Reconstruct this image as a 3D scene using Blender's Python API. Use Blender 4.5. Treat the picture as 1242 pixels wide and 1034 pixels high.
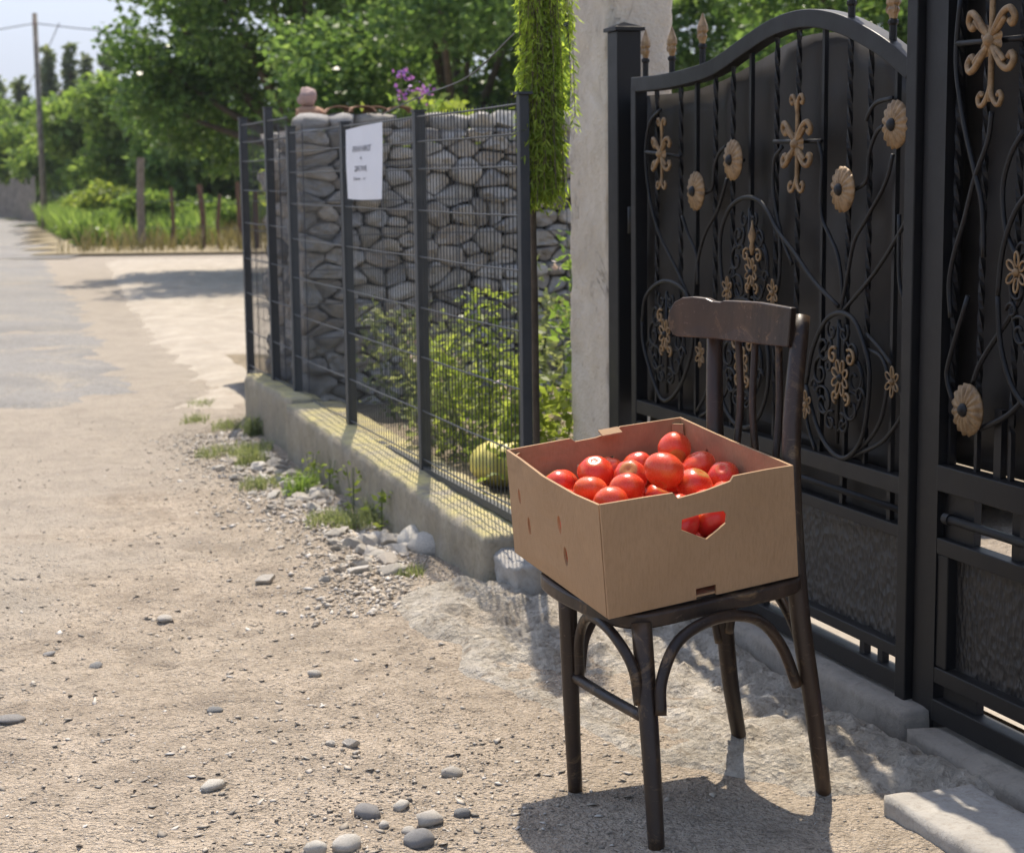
import bpy, bmesh, math, random
import numpy as np
from mathutils import Vector, Matrix, Euler
from mathutils.geometry import delaunay_2d_cdt
for _o in list(bpy.data.objects): bpy.data.objects.remove(_o)
random.seed(7); RNG = np.random.default_rng(11)
SC = bpy.context.scene; COL = SC.collection
R = math.radians
# ------------------------------------------------------------------ camera
PITCH = math.atan(304/2120); ROLL = R(0.7)
fw = Vector((0, math.cos(PITCH), -math.sin(PITCH))); up0 = Vector((0, math.sin(PITCH), math.cos(PITCH))); r0 = Vector((1, 0, 0))
rt = math.cos(ROLL)*r0 - math.sin(ROLL)*up0; upv = math.sin(ROLL)*r0 + math.cos(ROLL)*up0
cd = bpy.data.cameras.new('camera'); cam = bpy.data.objects.new('camera', cd); COL.objects.link(cam)
cd.sensor_width = 36; cd.lens = 36*2120/1242; cd.clip_start = .05; cd.clip_end = 20000
cam.matrix_world = Matrix(((rt.x, upv.x, -fw.x, 0), (rt.y, upv.y, -fw.y, 0), (rt.z, upv.z, -fw.z, 1.40), (0, 0, 0, 1)))
cd.dof.use_dof = True; cd.dof.focus_distance = 3.85; cd.dof.aperture_fstop = 6.3
SC.camera = cam
# ------------------------------------------------------------------ sky, sun, exposure
SUN_EL = R(61); TO_SUN = Vector((-.03, 1, 0)).normalized()      # the sun stands ahead, behind the gate
wd = bpy.data.worlds.new('World'); SC.world = wd; wd.use_nodes = True
nt = wd.node_tree; nt.nodes.clear()
sky = nt.nodes.new('ShaderNodeTexSky'); sky.sky_type = 'NISHITA'; sky.sun_disc = False
sky.sun_elevation = SUN_EL; sky.sun_rotation = math.atan2(TO_SUN.x, TO_SUN.y); sky.air_density = .85; sky.dust_density = 1.6; sky.ozone_density = 2.0
bg = nt.nodes.new('ShaderNodeBackground'); bg.inputs['Strength'].default_value = .15
wo = nt.nodes.new('ShaderNodeOutputWorld')
nt.links.new(sky.outputs[0], bg.inputs[0]); nt.links.new(bg.outputs[0], wo.inputs[0])
sl = bpy.data.lights.new('sun', 'SUN'); sl.energy = 4.5; sl.angle = R(.53); sl.color = (1, .90, .76)
sun = bpy.data.objects.new('sun', sl); COL.objects.link(sun)
sd = Vector((TO_SUN.x*math.cos(SUN_EL), TO_SUN.y*math.cos(SUN_EL), math.sin(SUN_EL)))
sun.rotation_euler = sd.to_track_quat('Z', 'Y').to_euler(); sun.location = (0, 10, 20)
vs = SC.view_settings; vs.view_transform = 'Standard'; vs.look = 'None'; vs.gamma = 1; vs.exposure = .84; vs.use_curve_mapping = False
# ------------------------------------------------------------------ frame of the street: s runs along fence and gate, t across it
AN = R(-19); U = Vector((math.sin(AN), math.cos(AN), 0)); N = Vector((math.cos(AN), -math.sin(AN), 0)); Z = Vector((0, 0, 1))
def W(s, t, z): return U*s + N*t + Z*z
def sst(a, b, x):
    k = np.clip((x-a)/(b-a), 0, 1); return k*k*(3-2*k)
# ------------------------------------------------------------------ materials
def srgb(r, g, b):
    f = lambda c: ((c/255)/12.92 if c/255 <= .04045 else ((c/255+.055)/1.055)**2.4); return (f(r), f(g), f(b), 1)
class NT:
    def __init__(s, name):
        s.m = bpy.data.materials.new(name); s.m.use_nodes = True; s.t = s.m.node_tree; s.n = s.t.nodes
        s.b = s.n['Principled BSDF']; s.tc = s.n.new('ShaderNodeTexCoord'); s.out = s.n['Material Output']
    def link(s, a, b): s.t.links.new(a, b)
    def noise(s, scale, detail=4, rough=.6, coord='Object', dist=0., stretch=None):
        x = s.n.new('ShaderNodeTexNoise'); x.inputs['Scale'].default_value = scale; x.inputs['Detail'].default_value = detail
        x.inputs['Roughness'].default_value = rough; x.inputs['Distortion'].default_value = dist
        src = s.tc.outputs[coord]
        if stretch:
            mp = s.n.new('ShaderNodeMapping'); mp.inputs['Scale'].default_value = stretch; s.link(src, mp.inputs[0]); src = mp.outputs[0]
        s.link(src, x.inputs['Vector']); return x.outputs['Fac']
    def voro(s, scale, feature='F1', coord='Object', out='Distance'):
        x = s.n.new('ShaderNodeTexVoronoi'); x.feature = feature; x.inputs['Scale'].default_value = scale
        s.link(s.tc.outputs[coord], x.inputs['Vector']); return x.outputs[out]
    def ramp(s, fac, stops):
        x = s.n.new('ShaderNodeValToRGB'); e = x.color_ramp.elements
        while len(e) < len(stops): e.new(.5)
        for i, (p, c) in enumerate(stops): e[i].position = p; e[i].color = c if len(c) == 4 else (*c, 1)
        s.link(fac, x.inputs[0]); return x.outputs[0]
    def mix(s, fac, a, b, mode='MIX'):
        x = s.n.new('ShaderNodeMix'); x.data_type = 'RGBA'; x.blend_type = mode
        for v, k in ((fac, 0), (a, 6), (b, 7)):
            if isinstance(v, (int, float)): x.inputs[k].default_value = v
            elif isinstance(v, tuple): x.inputs[k].default_value = v if len(v) == 4 else (*v, 1)
            else: s.link(v, x.inputs[k])
        return x.outputs[2]
    def math(s, op, a, b=0.):
        x = s.n.new('ShaderNodeMath'); x.operation = op
        for v, k in ((a, 0), (b, 1)):
            if isinstance(v, (int, float)): x.inputs[k].default_value = v
            else: s.link(v, x.inputs[k])
        return x.outputs[0]
    def rnd(s):
        x = s.n.new('ShaderNodeObjectInfo'); return x.outputs['Random']
    def attr(s, name):
        x = s.n.new('ShaderNodeAttribute'); x.attribute_name = name; return x.outputs['Fac']
    def xyz(s, coord='Object'):
        x = s.n.new('ShaderNodeSeparateXYZ'); s.link(s.tc.outputs[coord], x.inputs[0]); return x.outputs
    def normz(s):
        g = s.n.new('ShaderNodeNewGeometry'); x = s.n.new('ShaderNodeSeparateXYZ'); s.link(g.outputs['Normal'], x.inputs[0]); return x.outputs[2]
    def bump(s, h, strength=.4, dist=.01):
        x = s.n.new('ShaderNodeBump'); x.inputs['Strength'].default_value = strength; x.inputs['Distance'].default_value = dist
        s.link(h, x.inputs['Height']); s.link(x.outputs[0], s.b.inputs['Normal'])
    def col(s, c):
        if isinstance(c, tuple): s.b.inputs['Base Color'].default_value = c if len(c) == 4 else (*c, 1)
        else: s.link(c, s.b.inputs['Base Color'])
    def set(s, **k):
        for a, v in k.items():
            q = s.b.inputs[a.replace('_', ' ')]
            if isinstance(v, (int, float, tuple)): q.default_value = v
            else: s.link(v, q)
M = {}
def mat(name, build):
    x = NT(name); build(x); M[name] = x.m; return x.m
def _dirt(x):
    big = x.noise(.7, 6, .6, dist=.6); patch = x.noise(3.2, 6, .7, dist=.5); mid = x.noise(11, 6, .75); fine = x.noise(55, 5, .75); grit = x.voro(95); grit2 = x.voro(210)
    c = x.ramp(big, [(.30, (.31, .26, .20)), (.48, (.43, .355, .27)), (.66, (.38, .31, .235))])
    c = x.mix(x.ramp(patch, [(.42, (0, 0, 0)), (.62, (.85, .85, .85))]), c, (.53, .44, .34))
    c = x.mix(x.ramp(patch, [(.32, (.75, .75, .75)), (.46, (0, 0, 0))]), c, (.27, .22, .17))
    c = x.mix(x.ramp(mid, [(.34, (.7, .7, .7)), (.5, (0, 0, 0))]), c, (.27, .22, .165))
    c = x.mix(x.ramp(fine, [(.36, (.75, .75, .75)), (.52, (0, 0, 0))]), c, (.20, .165, .125))
    c = x.mix(x.ramp(fine, [(.60, (0, 0, 0)), (.78, (.6, .6, .6))]), c, (.50, .45, .38))
    for gr, sc in ((grit, 95), (grit2, 210)):
        gc = x.n.new('ShaderNodeSeparateColor'); x.link(x.voro(sc, out='Color'), gc.inputs[0])
        m = x.math('MULTIPLY', x.ramp(gr, [(.12, (1, 1, 1)), (.32, (0, 0, 0))]), x.ramp(gc.outputs[1], [(.45, (0, 0, 0)), (.62, (.85, .85, .85))]))
        c = x.mix(m, c, x.ramp(gc.outputs[0], [(0, (.15, .14, .13)), (.4, (.30, .27, .235)), (.8, (.46, .43, .385)), (1, (.60, .57, .53))]))
    gm = x.xyz(); grey = x.math('MULTIPLY', x.ramp(x.math('ADD', x.math('MULTIPLY', gm[0], -.3), x.math('MULTIPLY', x.noise(.6, 4), .9)), [(.85, (0, 0, 0)), (1.0, (1, 1, 1))]), .5)
    c = x.mix(grey, c, (.42, .375, .315))
    x.col(c); x.set(Roughness=.95); x.b.inputs['Specular IOR Level'].default_value = .2
    h = x.math('ADD', x.math('MULTIPLY', mid, .9), x.math('ADD', x.math('MULTIPLY', fine, .45), x.math('ADD', x.math('MULTIPLY', grit, -.5), x.math('MULTIPLY', grit2, -.25))))
    x.bump(h, 1., .02)
mat('dirt', _dirt)
def _asphalt(x):
    c = x.ramp(x.noise(.5, 6, .65), [(.3, (.235, .225, .21)), (.55, (.315, .30, .28)), (.75, (.275, .265, .25))])
    c = x.mix(x.ramp(x.noise(1.1, 7, .75, dist=.8), [(.50, (0, 0, 0)), (.64, (.7, .7, .7))]), c, (.42, .365, .285))
    c = x.mix(x.ramp(x.noise(30, 5, .8), [(.38, (.6, .6, .6)), (.55, (0, 0, 0))]), c, (.17, .155, .135))
    x.col(c); x.set(Roughness=.95); x.b.inputs['Specular IOR Level'].default_value = .2; x.bump(x.math('ADD', x.noise(30, 5, .8), x.voro(60)), .9, .015)
mat('asphalt', _asphalt)
def _conc(base, var, name, sc=1., lichen=None, stain=(.16, .14, .115)):
    def f(x):
        a = x.noise(3*sc, 6, .65); b = x.noise(22*sc, 5, .7); p = x.voro(55*sc)
        c = x.ramp(a, [(.3, tuple(v*.82 for v in base)), (.5, base), (.7, var)])
        c = x.mix(x.ramp(b, [(.5, (0, 0, 0)), (.78, (.75, .75, .75))]), c, stain)
        c = x.mix(x.ramp(x.noise(5*sc, 6, .8, dist=1.2), [(.56, (0, 0, 0)), (.66, (.45, .45, .45))]), c, stain)
        if lichen:
            k = x.math('MULTIPLY', x.ramp(x.noise(7, 5, .7), [(.35, (0, 0, 0)), (.6, (1, 1, 1))]), x.ramp(x.normz(), [(.5, (.08, .08, .08)), (.9, (.8, .8, .8))]))
            c = x.mix(k, c, lichen)
        x.col(c); x.set(Roughness=.92); x.b.inputs['Specular IOR Level'].default_value = .25
        h = x.math('ADD', x.math('MULTIPLY', b, .7), x.math('MULTIPLY', x.ramp(p, [(0, (0, 0, 0)), (.2, (1, 1, 1))]), .3))
        x.bump(x.math('ADD', h, x.math('MULTIPLY', a, .8)), .6, .01)
    return mat(name, f)
_conc((.37, .325, .265), (.45, .40, .33), 'pale_concrete', 1., None, (.28, .225, .16))
def _rough(x):
    a = x.noise(6, 7, .8, dist=.7); b = x.noise(24, 6, .8, dist=.5); p = x.voro(70)
    c = x.ramp(a, [(.3, (.40, .345, .27)), (.46, (.54, .485, .40)), (.62, (.68, .62, .53))])
    c = x.mix(x.ramp(b, [(.34, (.8, .8, .8)), (.5, (0, 0, 0))]), c, (.23, .18, .13))
    c = x.mix(x.ramp(x.noise(3, 6, .75), [(.54, (0, 0, 0)), (.66, (.6, .6, .6))]), c, (.42, .345, .26))
    x.col(c); x.set(Roughness=.95); x.b.inputs['Specular IOR Level'].default_value = .2
    h = x.math('ADD', x.math('ADD', x.math('MULTIPLY', a, 1.2), x.math('MULTIPLY', b, .8)), x.math('MULTIPLY', p, .3))
    x.bump(h, 1., .035)
mat('rough_concrete', _rough)
_conc((.30, .265, .205), (.38, .34, .27), 'wall_concrete', 2., (.56, .48, .20), (.15, .125, .09))
def _pillar(x):
    a = x.noise(3.2, 7, .75, dist=.5); b = x.noise(26, 6, .8); p = x.voro(75); cr = x.noise(2.4, 8, .72, dist=1.6, stretch=(1, 1, .45))
    c = x.ramp(a, [(.3, (.52, .455, .37)), (.5, (.64, .57, .47)), (.68, (.74, .67, .57))])
    c = x.mix(x.ramp(b, [(.30, (.6, .6, .6)), (.42, (0, 0, 0))]), c, (.30, .25, .19))
    crack = x.ramp(x.math('ABSOLUTE', x.math('SUBTRACT', cr, .5)), [(.0, (1, 1, 1)), (.006, (0, 0, 0))])
    crack = x.math('MULTIPLY', crack, x.ramp(x.noise(1.7, 3), [(.5, (0, 0, 0)), (.58, (1, 1, 1))]))
    c = x.mix(x.math('MULTIPLY', crack, .75), c, (.12, .095, .07))
    x.col(c); x.set(Roughness=.95); x.b.inputs['Specular IOR Level'].default_value = .2
    h = x.math('ADD', x.math('ADD', a, x.math('MULTIPLY', b, .9)), x.math('SUBTRACT', x.math('MULTIPLY', p, .35), x.math('MULTIPLY', crack, .6)))
    x.bump(h, .8, .014)
mat('pillar_concrete', _pillar)
_conc((.28, .25, .21), (.36, .32, .26), 'curb_concrete', 1.2)
_conc((.40, .375, .335), (.49, .465, .42), 'slab_concrete', 2.4, None, (.25, .22, .18))
def _stone(x, cols=None):
    cols = cols or [(.0, (.27, .25, .225)), (.2, (.46, .43, .38)), (.4, (.36, .34, .315)), (.6, (.54, .50, .44)), (.78, (.42, .36, .29)), (.9, (.31, .29, .265)), (1, (.50, .48, .45))]
    c = x.ramp(x.rnd(), cols); k = x.noise(9, 5, .7)
    c = x.mix(x.ramp(k, [(.35, (.6, .6, .6)), (.6, (0, 0, 0))]), c, x.mix(.6, c, (.12, .11, .10)))
    c = x.mix(x.ramp(x.noise(26, 4), [(.55, (0, 0, 0)), (.75, (.5, .5, .5))]), c, (.46, .43, .38))
    x.col(c); x.set(Roughness=.9); x.bump(x.math('ADD', k, x.noise(40, 3)), .5, .012)
mat('gabion_stone', _stone)
mat('pale_stone', lambda x: _stone(x, [(0, (.50, .46, .39)), (.3, (.40, .36, .30)), (.5, (.58, .54, .47)), (.7, (.42, .35, .27)), (1, (.64, .60, .53))]))
mat('white_stone', lambda x: _stone(x, [(0, (.62, .58, .50)), (.5, (.46, .42, .36)), (1, (.70, .66, .59))]))
mat('grey_pebble', lambda x: _stone(x, [(0, (.20, .20, .195)), (.5, (.28, .27, .26)), (1, (.24, .225, .21))]))
def _gravel(x):
    c = x.ramp(x.attr('tint'), [(0, (.20, .175, .145)), (.25, (.33, .285, .225)), (.6, (.43, .365, .285)), (.85, (.48, .43, .36)), (1, (.60, .56, .50))])
    x.col(c); x.set(Roughness=.92)
mat('gravel', _gravel)
def _iron(name, col, dust, rough=.42, dm=.35):
    def f(x):
        k = x.noise(14, 5, .7); up = x.ramp(x.normz(), [(.3, (0, 0, 0)), (.95, (1, 1, 1))])
        d = x.math('MULTIPLY', x.ramp(k, [(.35, (0, 0, 0)), (.7, (1, 1, 1))]), dm)
        d = x.math('MAXIMUM', d, x.math('MULTIPLY', up, .55))
        x.col(x.mix(d, col, dust)); x.set(Roughness=x.math('ADD', x.math('MULTIPLY', k, .3), rough-.1)); x.b.inputs['Specular IOR Level'].default_value = .32; x.bump(x.noise(60, 4), .12, .003)
    return mat(name, f)
_iron('black_iron', (.0045, .005, .0065), (.019, .0165, .014), .45, .25)
_iron('fence_iron', (.045, .05, .055), (.10, .10, .095), .5, .3)
_iron('gate_sheet', (.010, .0085, .0075), (.038, .031, .025), .5, .6)
_iron('wire', (.10, .105, .11), (.16, .155, .15), .45, .3)
def _emboss(x):
    v = x.n.new('ShaderNodeTexVoronoi'); v.feature = 'SMOOTH_F1'; v.inputs['Scale'].default_value = 75; v.inputs['Smoothness'].default_value = .4
    mp = x.n.new('ShaderNodeMapping'); mp.inputs['Scale'].default_value = (1, 1, .55); x.link(x.tc.outputs['Object'], mp.inputs[0]); x.link(mp.outputs[0], v.inputs['Vector'])
    k = x.noise(5, 5); x.col(x.mix(x.ramp(k, [(.35, (0, 0, 0)), (.7, (.6, .6, .6))]), (.014, .014, .015), (.036, .033, .03)))
    x.set(Roughness=.5); x.bump(v.outputs['Distance'], .9, .008)
mat('embossed_sheet', _emboss)
def _gold(x):
    k = x.noise(40, 5, .7); x.col(x.mix(x.ramp(k, [(.35, (0, 0, 0)), (.65, (1, 1, 1))]), (.14, .082, .034), (.30, .195, .095)))
    x.set(Roughness=.5, Metallic=.15); x.bump(k, .25, .004)
mat('bronze_paint', _gold)
def _wood(x):
    g = x.noise(5, 6, .65, stretch=(1, 1, .12), dist=.6); w = x.noise(26, 4, .7); ge = x.n.new('ShaderNodeNewGeometry')
    c = x.ramp(g, [(.3, (.011, .007, .006)), (.5, (.031, .019, .013)), (.74, (.085, .050, .029))])
    patch = x.ramp(x.noise(7, 6, .8, dist=1.), [(.56, (0, 0, 0)), (.66, (.85, .85, .85))])
    c = x.mix(patch, c, x.ramp(w, [(.3, (.085, .048, .024)), (.7, (.24, .155, .075))]))
    wear = x.math('MULTIPLY', x.ramp(ge.outputs['Pointiness'], [(.56, (0, 0, 0)), (.66, (.8, .8, .8))]), x.ramp(w, [(.35, (.15, .15, .15)), (.6, (1, 1, 1))]))
    c = x.mix(wear, c, (.26, .165, .085))
    scr = x.ramp(x.noise(30, 5, .8, stretch=(.25, 1.6, 1.6), dist=2.), [(.62, (0, 0, 0)), (.66, (.7, .7, .7))])
    c = x.mix(x.math('MULTIPLY', scr, x.ramp(g, [(.4, (0, 0, 0)), (.6, (1, 1, 1))])), c, (.22, .16, .11))
    x.col(c); x.set(Roughness=x.math('ADD', x.math('MULTIPLY', w, .5), .15)); x.b.inputs['Specular IOR Level'].default_value = .4
    x.bump(x.math('ADD', g, x.math('MULTIPLY', w, .5)), .35, .004)
mat('dark_wood', _wood)
def _card(x):
    g = x.noise(220, 3, .6, stretch=(1, 1, .15)); k = x.noise(4, 5, .6)
    c = x.mix(x.ramp(k, [(.3, (0, 0, 0)), (.7, (1, 1, 1))]), (.37, .235, .13), (.435, .28, .16))
    c = x.mix(x.ramp(g, [(.45, (0, 0, 0)), (.75, (.3, .3, .3))]), c, (.24, .145, .078))
    c = x.mix(x.ramp(x.noise(2.2, 6, .7, dist=1.), [(.54, (0, 0, 0)), (.68, (.6, .6, .6))]), c, (.25, .165, .10))
    x.col(c); x.set(Roughness=.85); x.b.inputs['Specular IOR Level'].default_value = .25
    x.bump(x.math('ADD', x.math('MULTIPLY', g, .25), x.math('ADD', x.noise(12, 3), x.math('MULTIPLY', x.noise(4.5, 5, .6, dist=.8), 4.))), .35, .006)
mat('cardboard', _card)
def _tom(x):
    k = x.noise(1.6, 4, .6); f = x.noise(14, 5, .7)
    c = x.ramp(x.rnd(), [(0, (.66, .05, .022)), (.35, (.74, .085, .03)), (.65, (.68, .04, .028)), (1, (.76, .12, .035))])
    c = x.mix(x.ramp(k, [(.46, (0, 0, 0)), (.72, (.6, .6, .6))]), c, (.76, .19, .05))
    z = x.xyz()[2]; c = x.mix(x.ramp(x.math('ADD', z, x.math('MULTIPLY', f, .12)), [(.80, (0, 0, 0)), (.86, (.8, .8, .8))]), c, (.42, .23, .06))
    c = x.mix(x.ramp(f, [(.63, (0, 0, 0)), (.8, (.3, .3, .3))]), c, (.76, .42, .20))
    x.col(c); x.set(Roughness=x.math('ADD', x.math('MULTIPLY', f, .15), .20)); x.b.inputs['Subsurface Weight'].default_value = .4; x.b.inputs['Subsurface Radius'].default_value = (.03, .006, .003)
    x.b.inputs['Subsurface Scale'].default_value = .4; x.bump(x.noise(3, 3), .05, .05)
mat('tomato_skin', _tom)
def _tomg(x):
    k = x.math('ADD', x.math('MULTIPLY', x.noise(2.2, 4, .6), .5), x.math('MULTIPLY', x.xyz()[2], .35)); c = x.ramp(k, [(.22, (.60, .025, .02)), (.40, (.64, .12, .02)), (.56, (.36, .30, .03))])
    x.col(c); x.set(Roughness=.25)
mat('half_ripe_skin', _tomg)
def leafmat(name, dark, mid, light, trans=.45, rough=.5):
    x = NT(name); t = x.attr('tint')
    c = x.ramp(t, [(0, dark), (.5, mid), (1, light)])
    x.col(c); x.set(Roughness=rough); x.b.inputs['Specular IOR Level'].default_value = .3
    tr = x.n.new('ShaderNodeBsdfTranslucent'); mx = x.n.new('ShaderNodeMixShader'); mx.inputs[0].default_value = trans
    x.link(x.mix(.6, c, x.mix(1., c, (1.4, 1.35, .55), 'MULTIPLY')), tr.inputs[0])
    x.link(x.b.outputs[0], mx.inputs[1]); x.link(tr.outputs[0], mx.inputs[2]); x.link(mx.outputs[0], x.out.inputs[0]); M[name] = x.m
leafmat('leaf_deep', (0.06, 0.115, 0.04), (0.125, 0.215, 0.065), (0.25, 0.36, 0.13), 0.58, 0.32)
leafmat('leaf_mid', (0.1, 0.165, 0.045), (0.185, 0.285, 0.07), (0.31, 0.41, 0.13), 0.6, 0.35)
leafmat('leaf_yellow', (0.16, 0.22, 0.05), (0.27, 0.34, 0.075), (0.4, 0.46, 0.13), 0.6, 0.4)
leafmat('leaf_grey', (0.12, 0.15, 0.075), (0.21, 0.25, 0.125), (0.34, 0.37, 0.21), 0.55, 0.4)
leafmat('leaf_conifer', (0.1, 0.135, 0.08), (0.16, 0.2, 0.11), (0.23, 0.27, 0.15), 0.5, 0.4)
leafmat('leaf_weep', (0.2, 0.29, 0.05), (0.33, 0.44, 0.08), (0.48, 0.58, 0.14), 0.68, 0.4)
leafmat('leaf_dry', (.13, .115, .05), (.20, .17, .08), (.27, .23, .12), .3)
leafmat('petal_purple', (.22, .07, .36), (.34, .13, .52), (.45, .22, .62), .4)
leafmat('petal_pale', (.45, .33, .38), (.58, .47, .50), (.66, .60, .58), .4)
def simple(name, c, rough=.8, sc=12, var=.35, metal=0.):
    def f(x):
        k = x.noise(sc, 5, .65); x.col(x.mix(x.ramp(k, [(.3, (0, 0, 0)), (.7, (1, 1, 1))]), tuple(v*(1-var) for v in c), tuple(min(1, v*(1+var)) for v in c)))
        x.set(Roughness=rough, Metallic=metal); x.bump(k, .3, .01)
    return mat(name, f)
simple('bark', (.11, .085, .06), .95, 14); simple('old_wood', (.20, .165, .13), .95, 16); simple('grey_wood', (.20, .175, .145), .95, 5, .5)
simple('rust_wood', (.13, .075, .05), .95, 16); simple('paper', (.74, .75, .78), .9, 5, .03); simple('ink', (.025, .025, .05), .8, 5, .1)
simple('grass_ground', (.12, .13, .055), 1, 2.5, .4); simple('dry_ground', (.25, .20, .115), 1, 2.5, .3); simple('yard_soil', (.20, .16, .105), 1, 6, .4)
simple('hill_side', (.07, .10, .075), 1, .004, .3); simple('squash_skin', (.64, .56, .15), .5, 9, .3); simple('blue_plastic', (.10, .12, .55), .35, 6, .2)
simple('pink_stone', (.38, .27, .24), .9, 12, .25); simple('clay', (.36, .21, .13), .9, 18, .3); simple('stem', (.10, .13, .04), .8, 20, .3); simple('cable', (.03, .03, .03), .7, 5, .1)
simple('core_stone', (.055, .05, .045), 1, 10, .4)
# ------------------------------------------------------------------ mesh helpers
OFF = {}
def off_of(o): return OFF.get(o.name, Vector((0, 0, 0))) if o else Vector((0, 0, 0))
def tag(o, label=None, cat=None, group=None, kind=None):
    for k, v in (('label', label), ('category', cat), ('group', group), ('kind', kind)):
        if v: o[k] = v
    return o
def empty(name, loc, label, cat, group=None):
    o = bpy.data.objects.new(name, None); o.empty_display_size = .1; COL.objects.link(o); o.location = loc; OFF[o.name] = Vector(loc)
    return tag(o, label, cat, group)
def link_mesh(name, me, m, parent=None, smooth=False, bevel=0.):
    if m is not None and not me.materials: me.materials.append(M[m] if isinstance(m, str) else m)
    if smooth: me.polygons.foreach_set('use_smooth', [True]*len(me.polygons))
    o = bpy.data.objects.new(name, me); COL.objects.link(o)
    if parent is not None:
        o.parent = parent
    if bevel:
        b = o.modifiers.new('bevel', 'BEVEL'); b.width = bevel; b.segments = 2; b.limit_method = 'ANGLE'
    return o
class MB:
    def __init__(s): s.v = []; s.f = []
    def add(s, vs, fs):
        k = len(s.v); s.v += [Vector(p) for p in vs]; s.f += [tuple(i+k for i in q) for q in fs]; return s
    def box(s, c, ax, ay, az):       # centre and three half-axis vectors
        c, ax, ay, az = map(Vector, (c, ax, ay, az)); vs = [c+ax*i+ay*j+az*k for i in (-1, 1) for j in (-1, 1) for k in (-1, 1)]
        fs = [(0, 1, 3, 2), (4, 6, 7, 5), (0, 4, 5, 1), (2, 3, 7, 6), (0, 2, 6, 4), (1, 5, 7, 3)]
        if ax.cross(ay).dot(az) < 0: fs = [f[::-1] for f in fs]
        return s.add(vs, fs)
    def stz(s, s0, s1, t0, t1, z0, z1):
        return s.box(W((s0+s1)/2, (t0+t1)/2, (z0+z1)/2), U*((s1-s0)/2), N*((t1-t0)/2), Z*((z1-z0)/2))
    def tube(s, pts, rad, seg=8, closed=False, squash=None, cap=True):
        pts = [Vector(p) for p in pts]; n = len(pts); rs = rad if isinstance(rad, (list, tuple)) else [rad]*n
        vs = []; fs = []; prev = None
        for i, p in enumerate(pts):
            a = pts[(i-1) % n] if (closed or i > 0) else p; b = pts[(i+1) % n] if (closed or i < n-1) else p
            d = (b-a).normalized()
            if prev is None: x = d.orthogonal().normalized()
            else:
                x = prev - d*prev.dot(d); x = x.normalized() if x.length > 1e-6 else d.orthogonal().normalized()
            prev = x; y = d.cross(x)
            for k in range(seg):
                an = 2*math.pi*k/seg; q = (x*math.cos(an)+y*math.sin(an))*rs[i]
                if squash: q -= squash[0]*q.dot(squash[0])*(1-squash[1])
                vs.append(p+q)
        m = n if closed else n-1
        for i in range(m):
            for k in range(seg):
                a = i*seg+k; b = i*seg+(k+1) % seg; c = ((i+1) % n)*seg+(k+1) % seg; d = ((i+1) % n)*seg+k
                fs.append((a, b, c, d))
        if not closed and cap:
            fs.append(tuple(range(seg))[::-1]); fs.append(tuple(range((n-1)*seg, n*seg)))
        return s.add(vs, fs)
    def lathe(s, o, prof, axis, seg=12):  # prof: (radius, height along axis)
        axis = Vector(axis).normalized(); x = axis.orthogonal().normalized(); y = axis.cross(x); o = Vector(o); vs = []; fs = []
        for r, h in prof:
            for k in range(seg):
                an = 2*math.pi*k/seg; vs.append(o+axis*h+(x*math.cos(an)+y*math.sin(an))*r)
        for i in range(len(prof)-1):
            for k in range(seg): fs.append((i*seg+k, i*seg+(k+1) % seg, (i+1)*seg+(k+1) % seg, (i+1)*seg+k))
        fs.append(tuple(range(seg))[::-1]); fs.append(tuple(range((len(prof)-1)*seg, len(prof)*seg)))
        return s.add(vs, fs)
    def build(s, name, m, parent=None, smooth=False, bevel=0., root=None):
        of = off_of(root or parent); me = bpy.data.meshes.new(name)
        me.from_pydata([tuple(p-of) for p in s.v], [], s.f); me.update()
        o = link_mesh(name, me, m, parent, smooth, bevel); OFF[o.name] = of; return o
def catmull(pts, k=6, closed=False):
    P = [Vector(p) for p in pts]; n = len(P); out = []
    for i in range(n if closed else n-1):
        p0 = P[(i-1) % n] if (closed or i > 0) else P[0]*2-P[1]; p1 = P[i]; p2 = P[(i+1) % n]
        p3 = P[(i+2) % n] if (closed or i < n-2) else P[-1]*2-P[-2]
        for j in range(k):
            t = j/k; out.append(.5*((2*p1)+(p2-p0)*t+(2*p0-5*p1+4*p2-p3)*t*t+(3*p1-p0-3*p2+p3)*t**3))
    if not closed: out.append(P[-1].copy())
    return out
def inpoly(x, y, poly):
    c = False; n = len(poly); j = n-1
    for i in range(n):
        xi, yi = poly[i]; xj, yj = poly[j]
        if (yi > y) != (yj > y) and x < (xj-xi)*(y-yi)/(yj-yi)+xi: c = not c
        j = i
    return c
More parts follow.
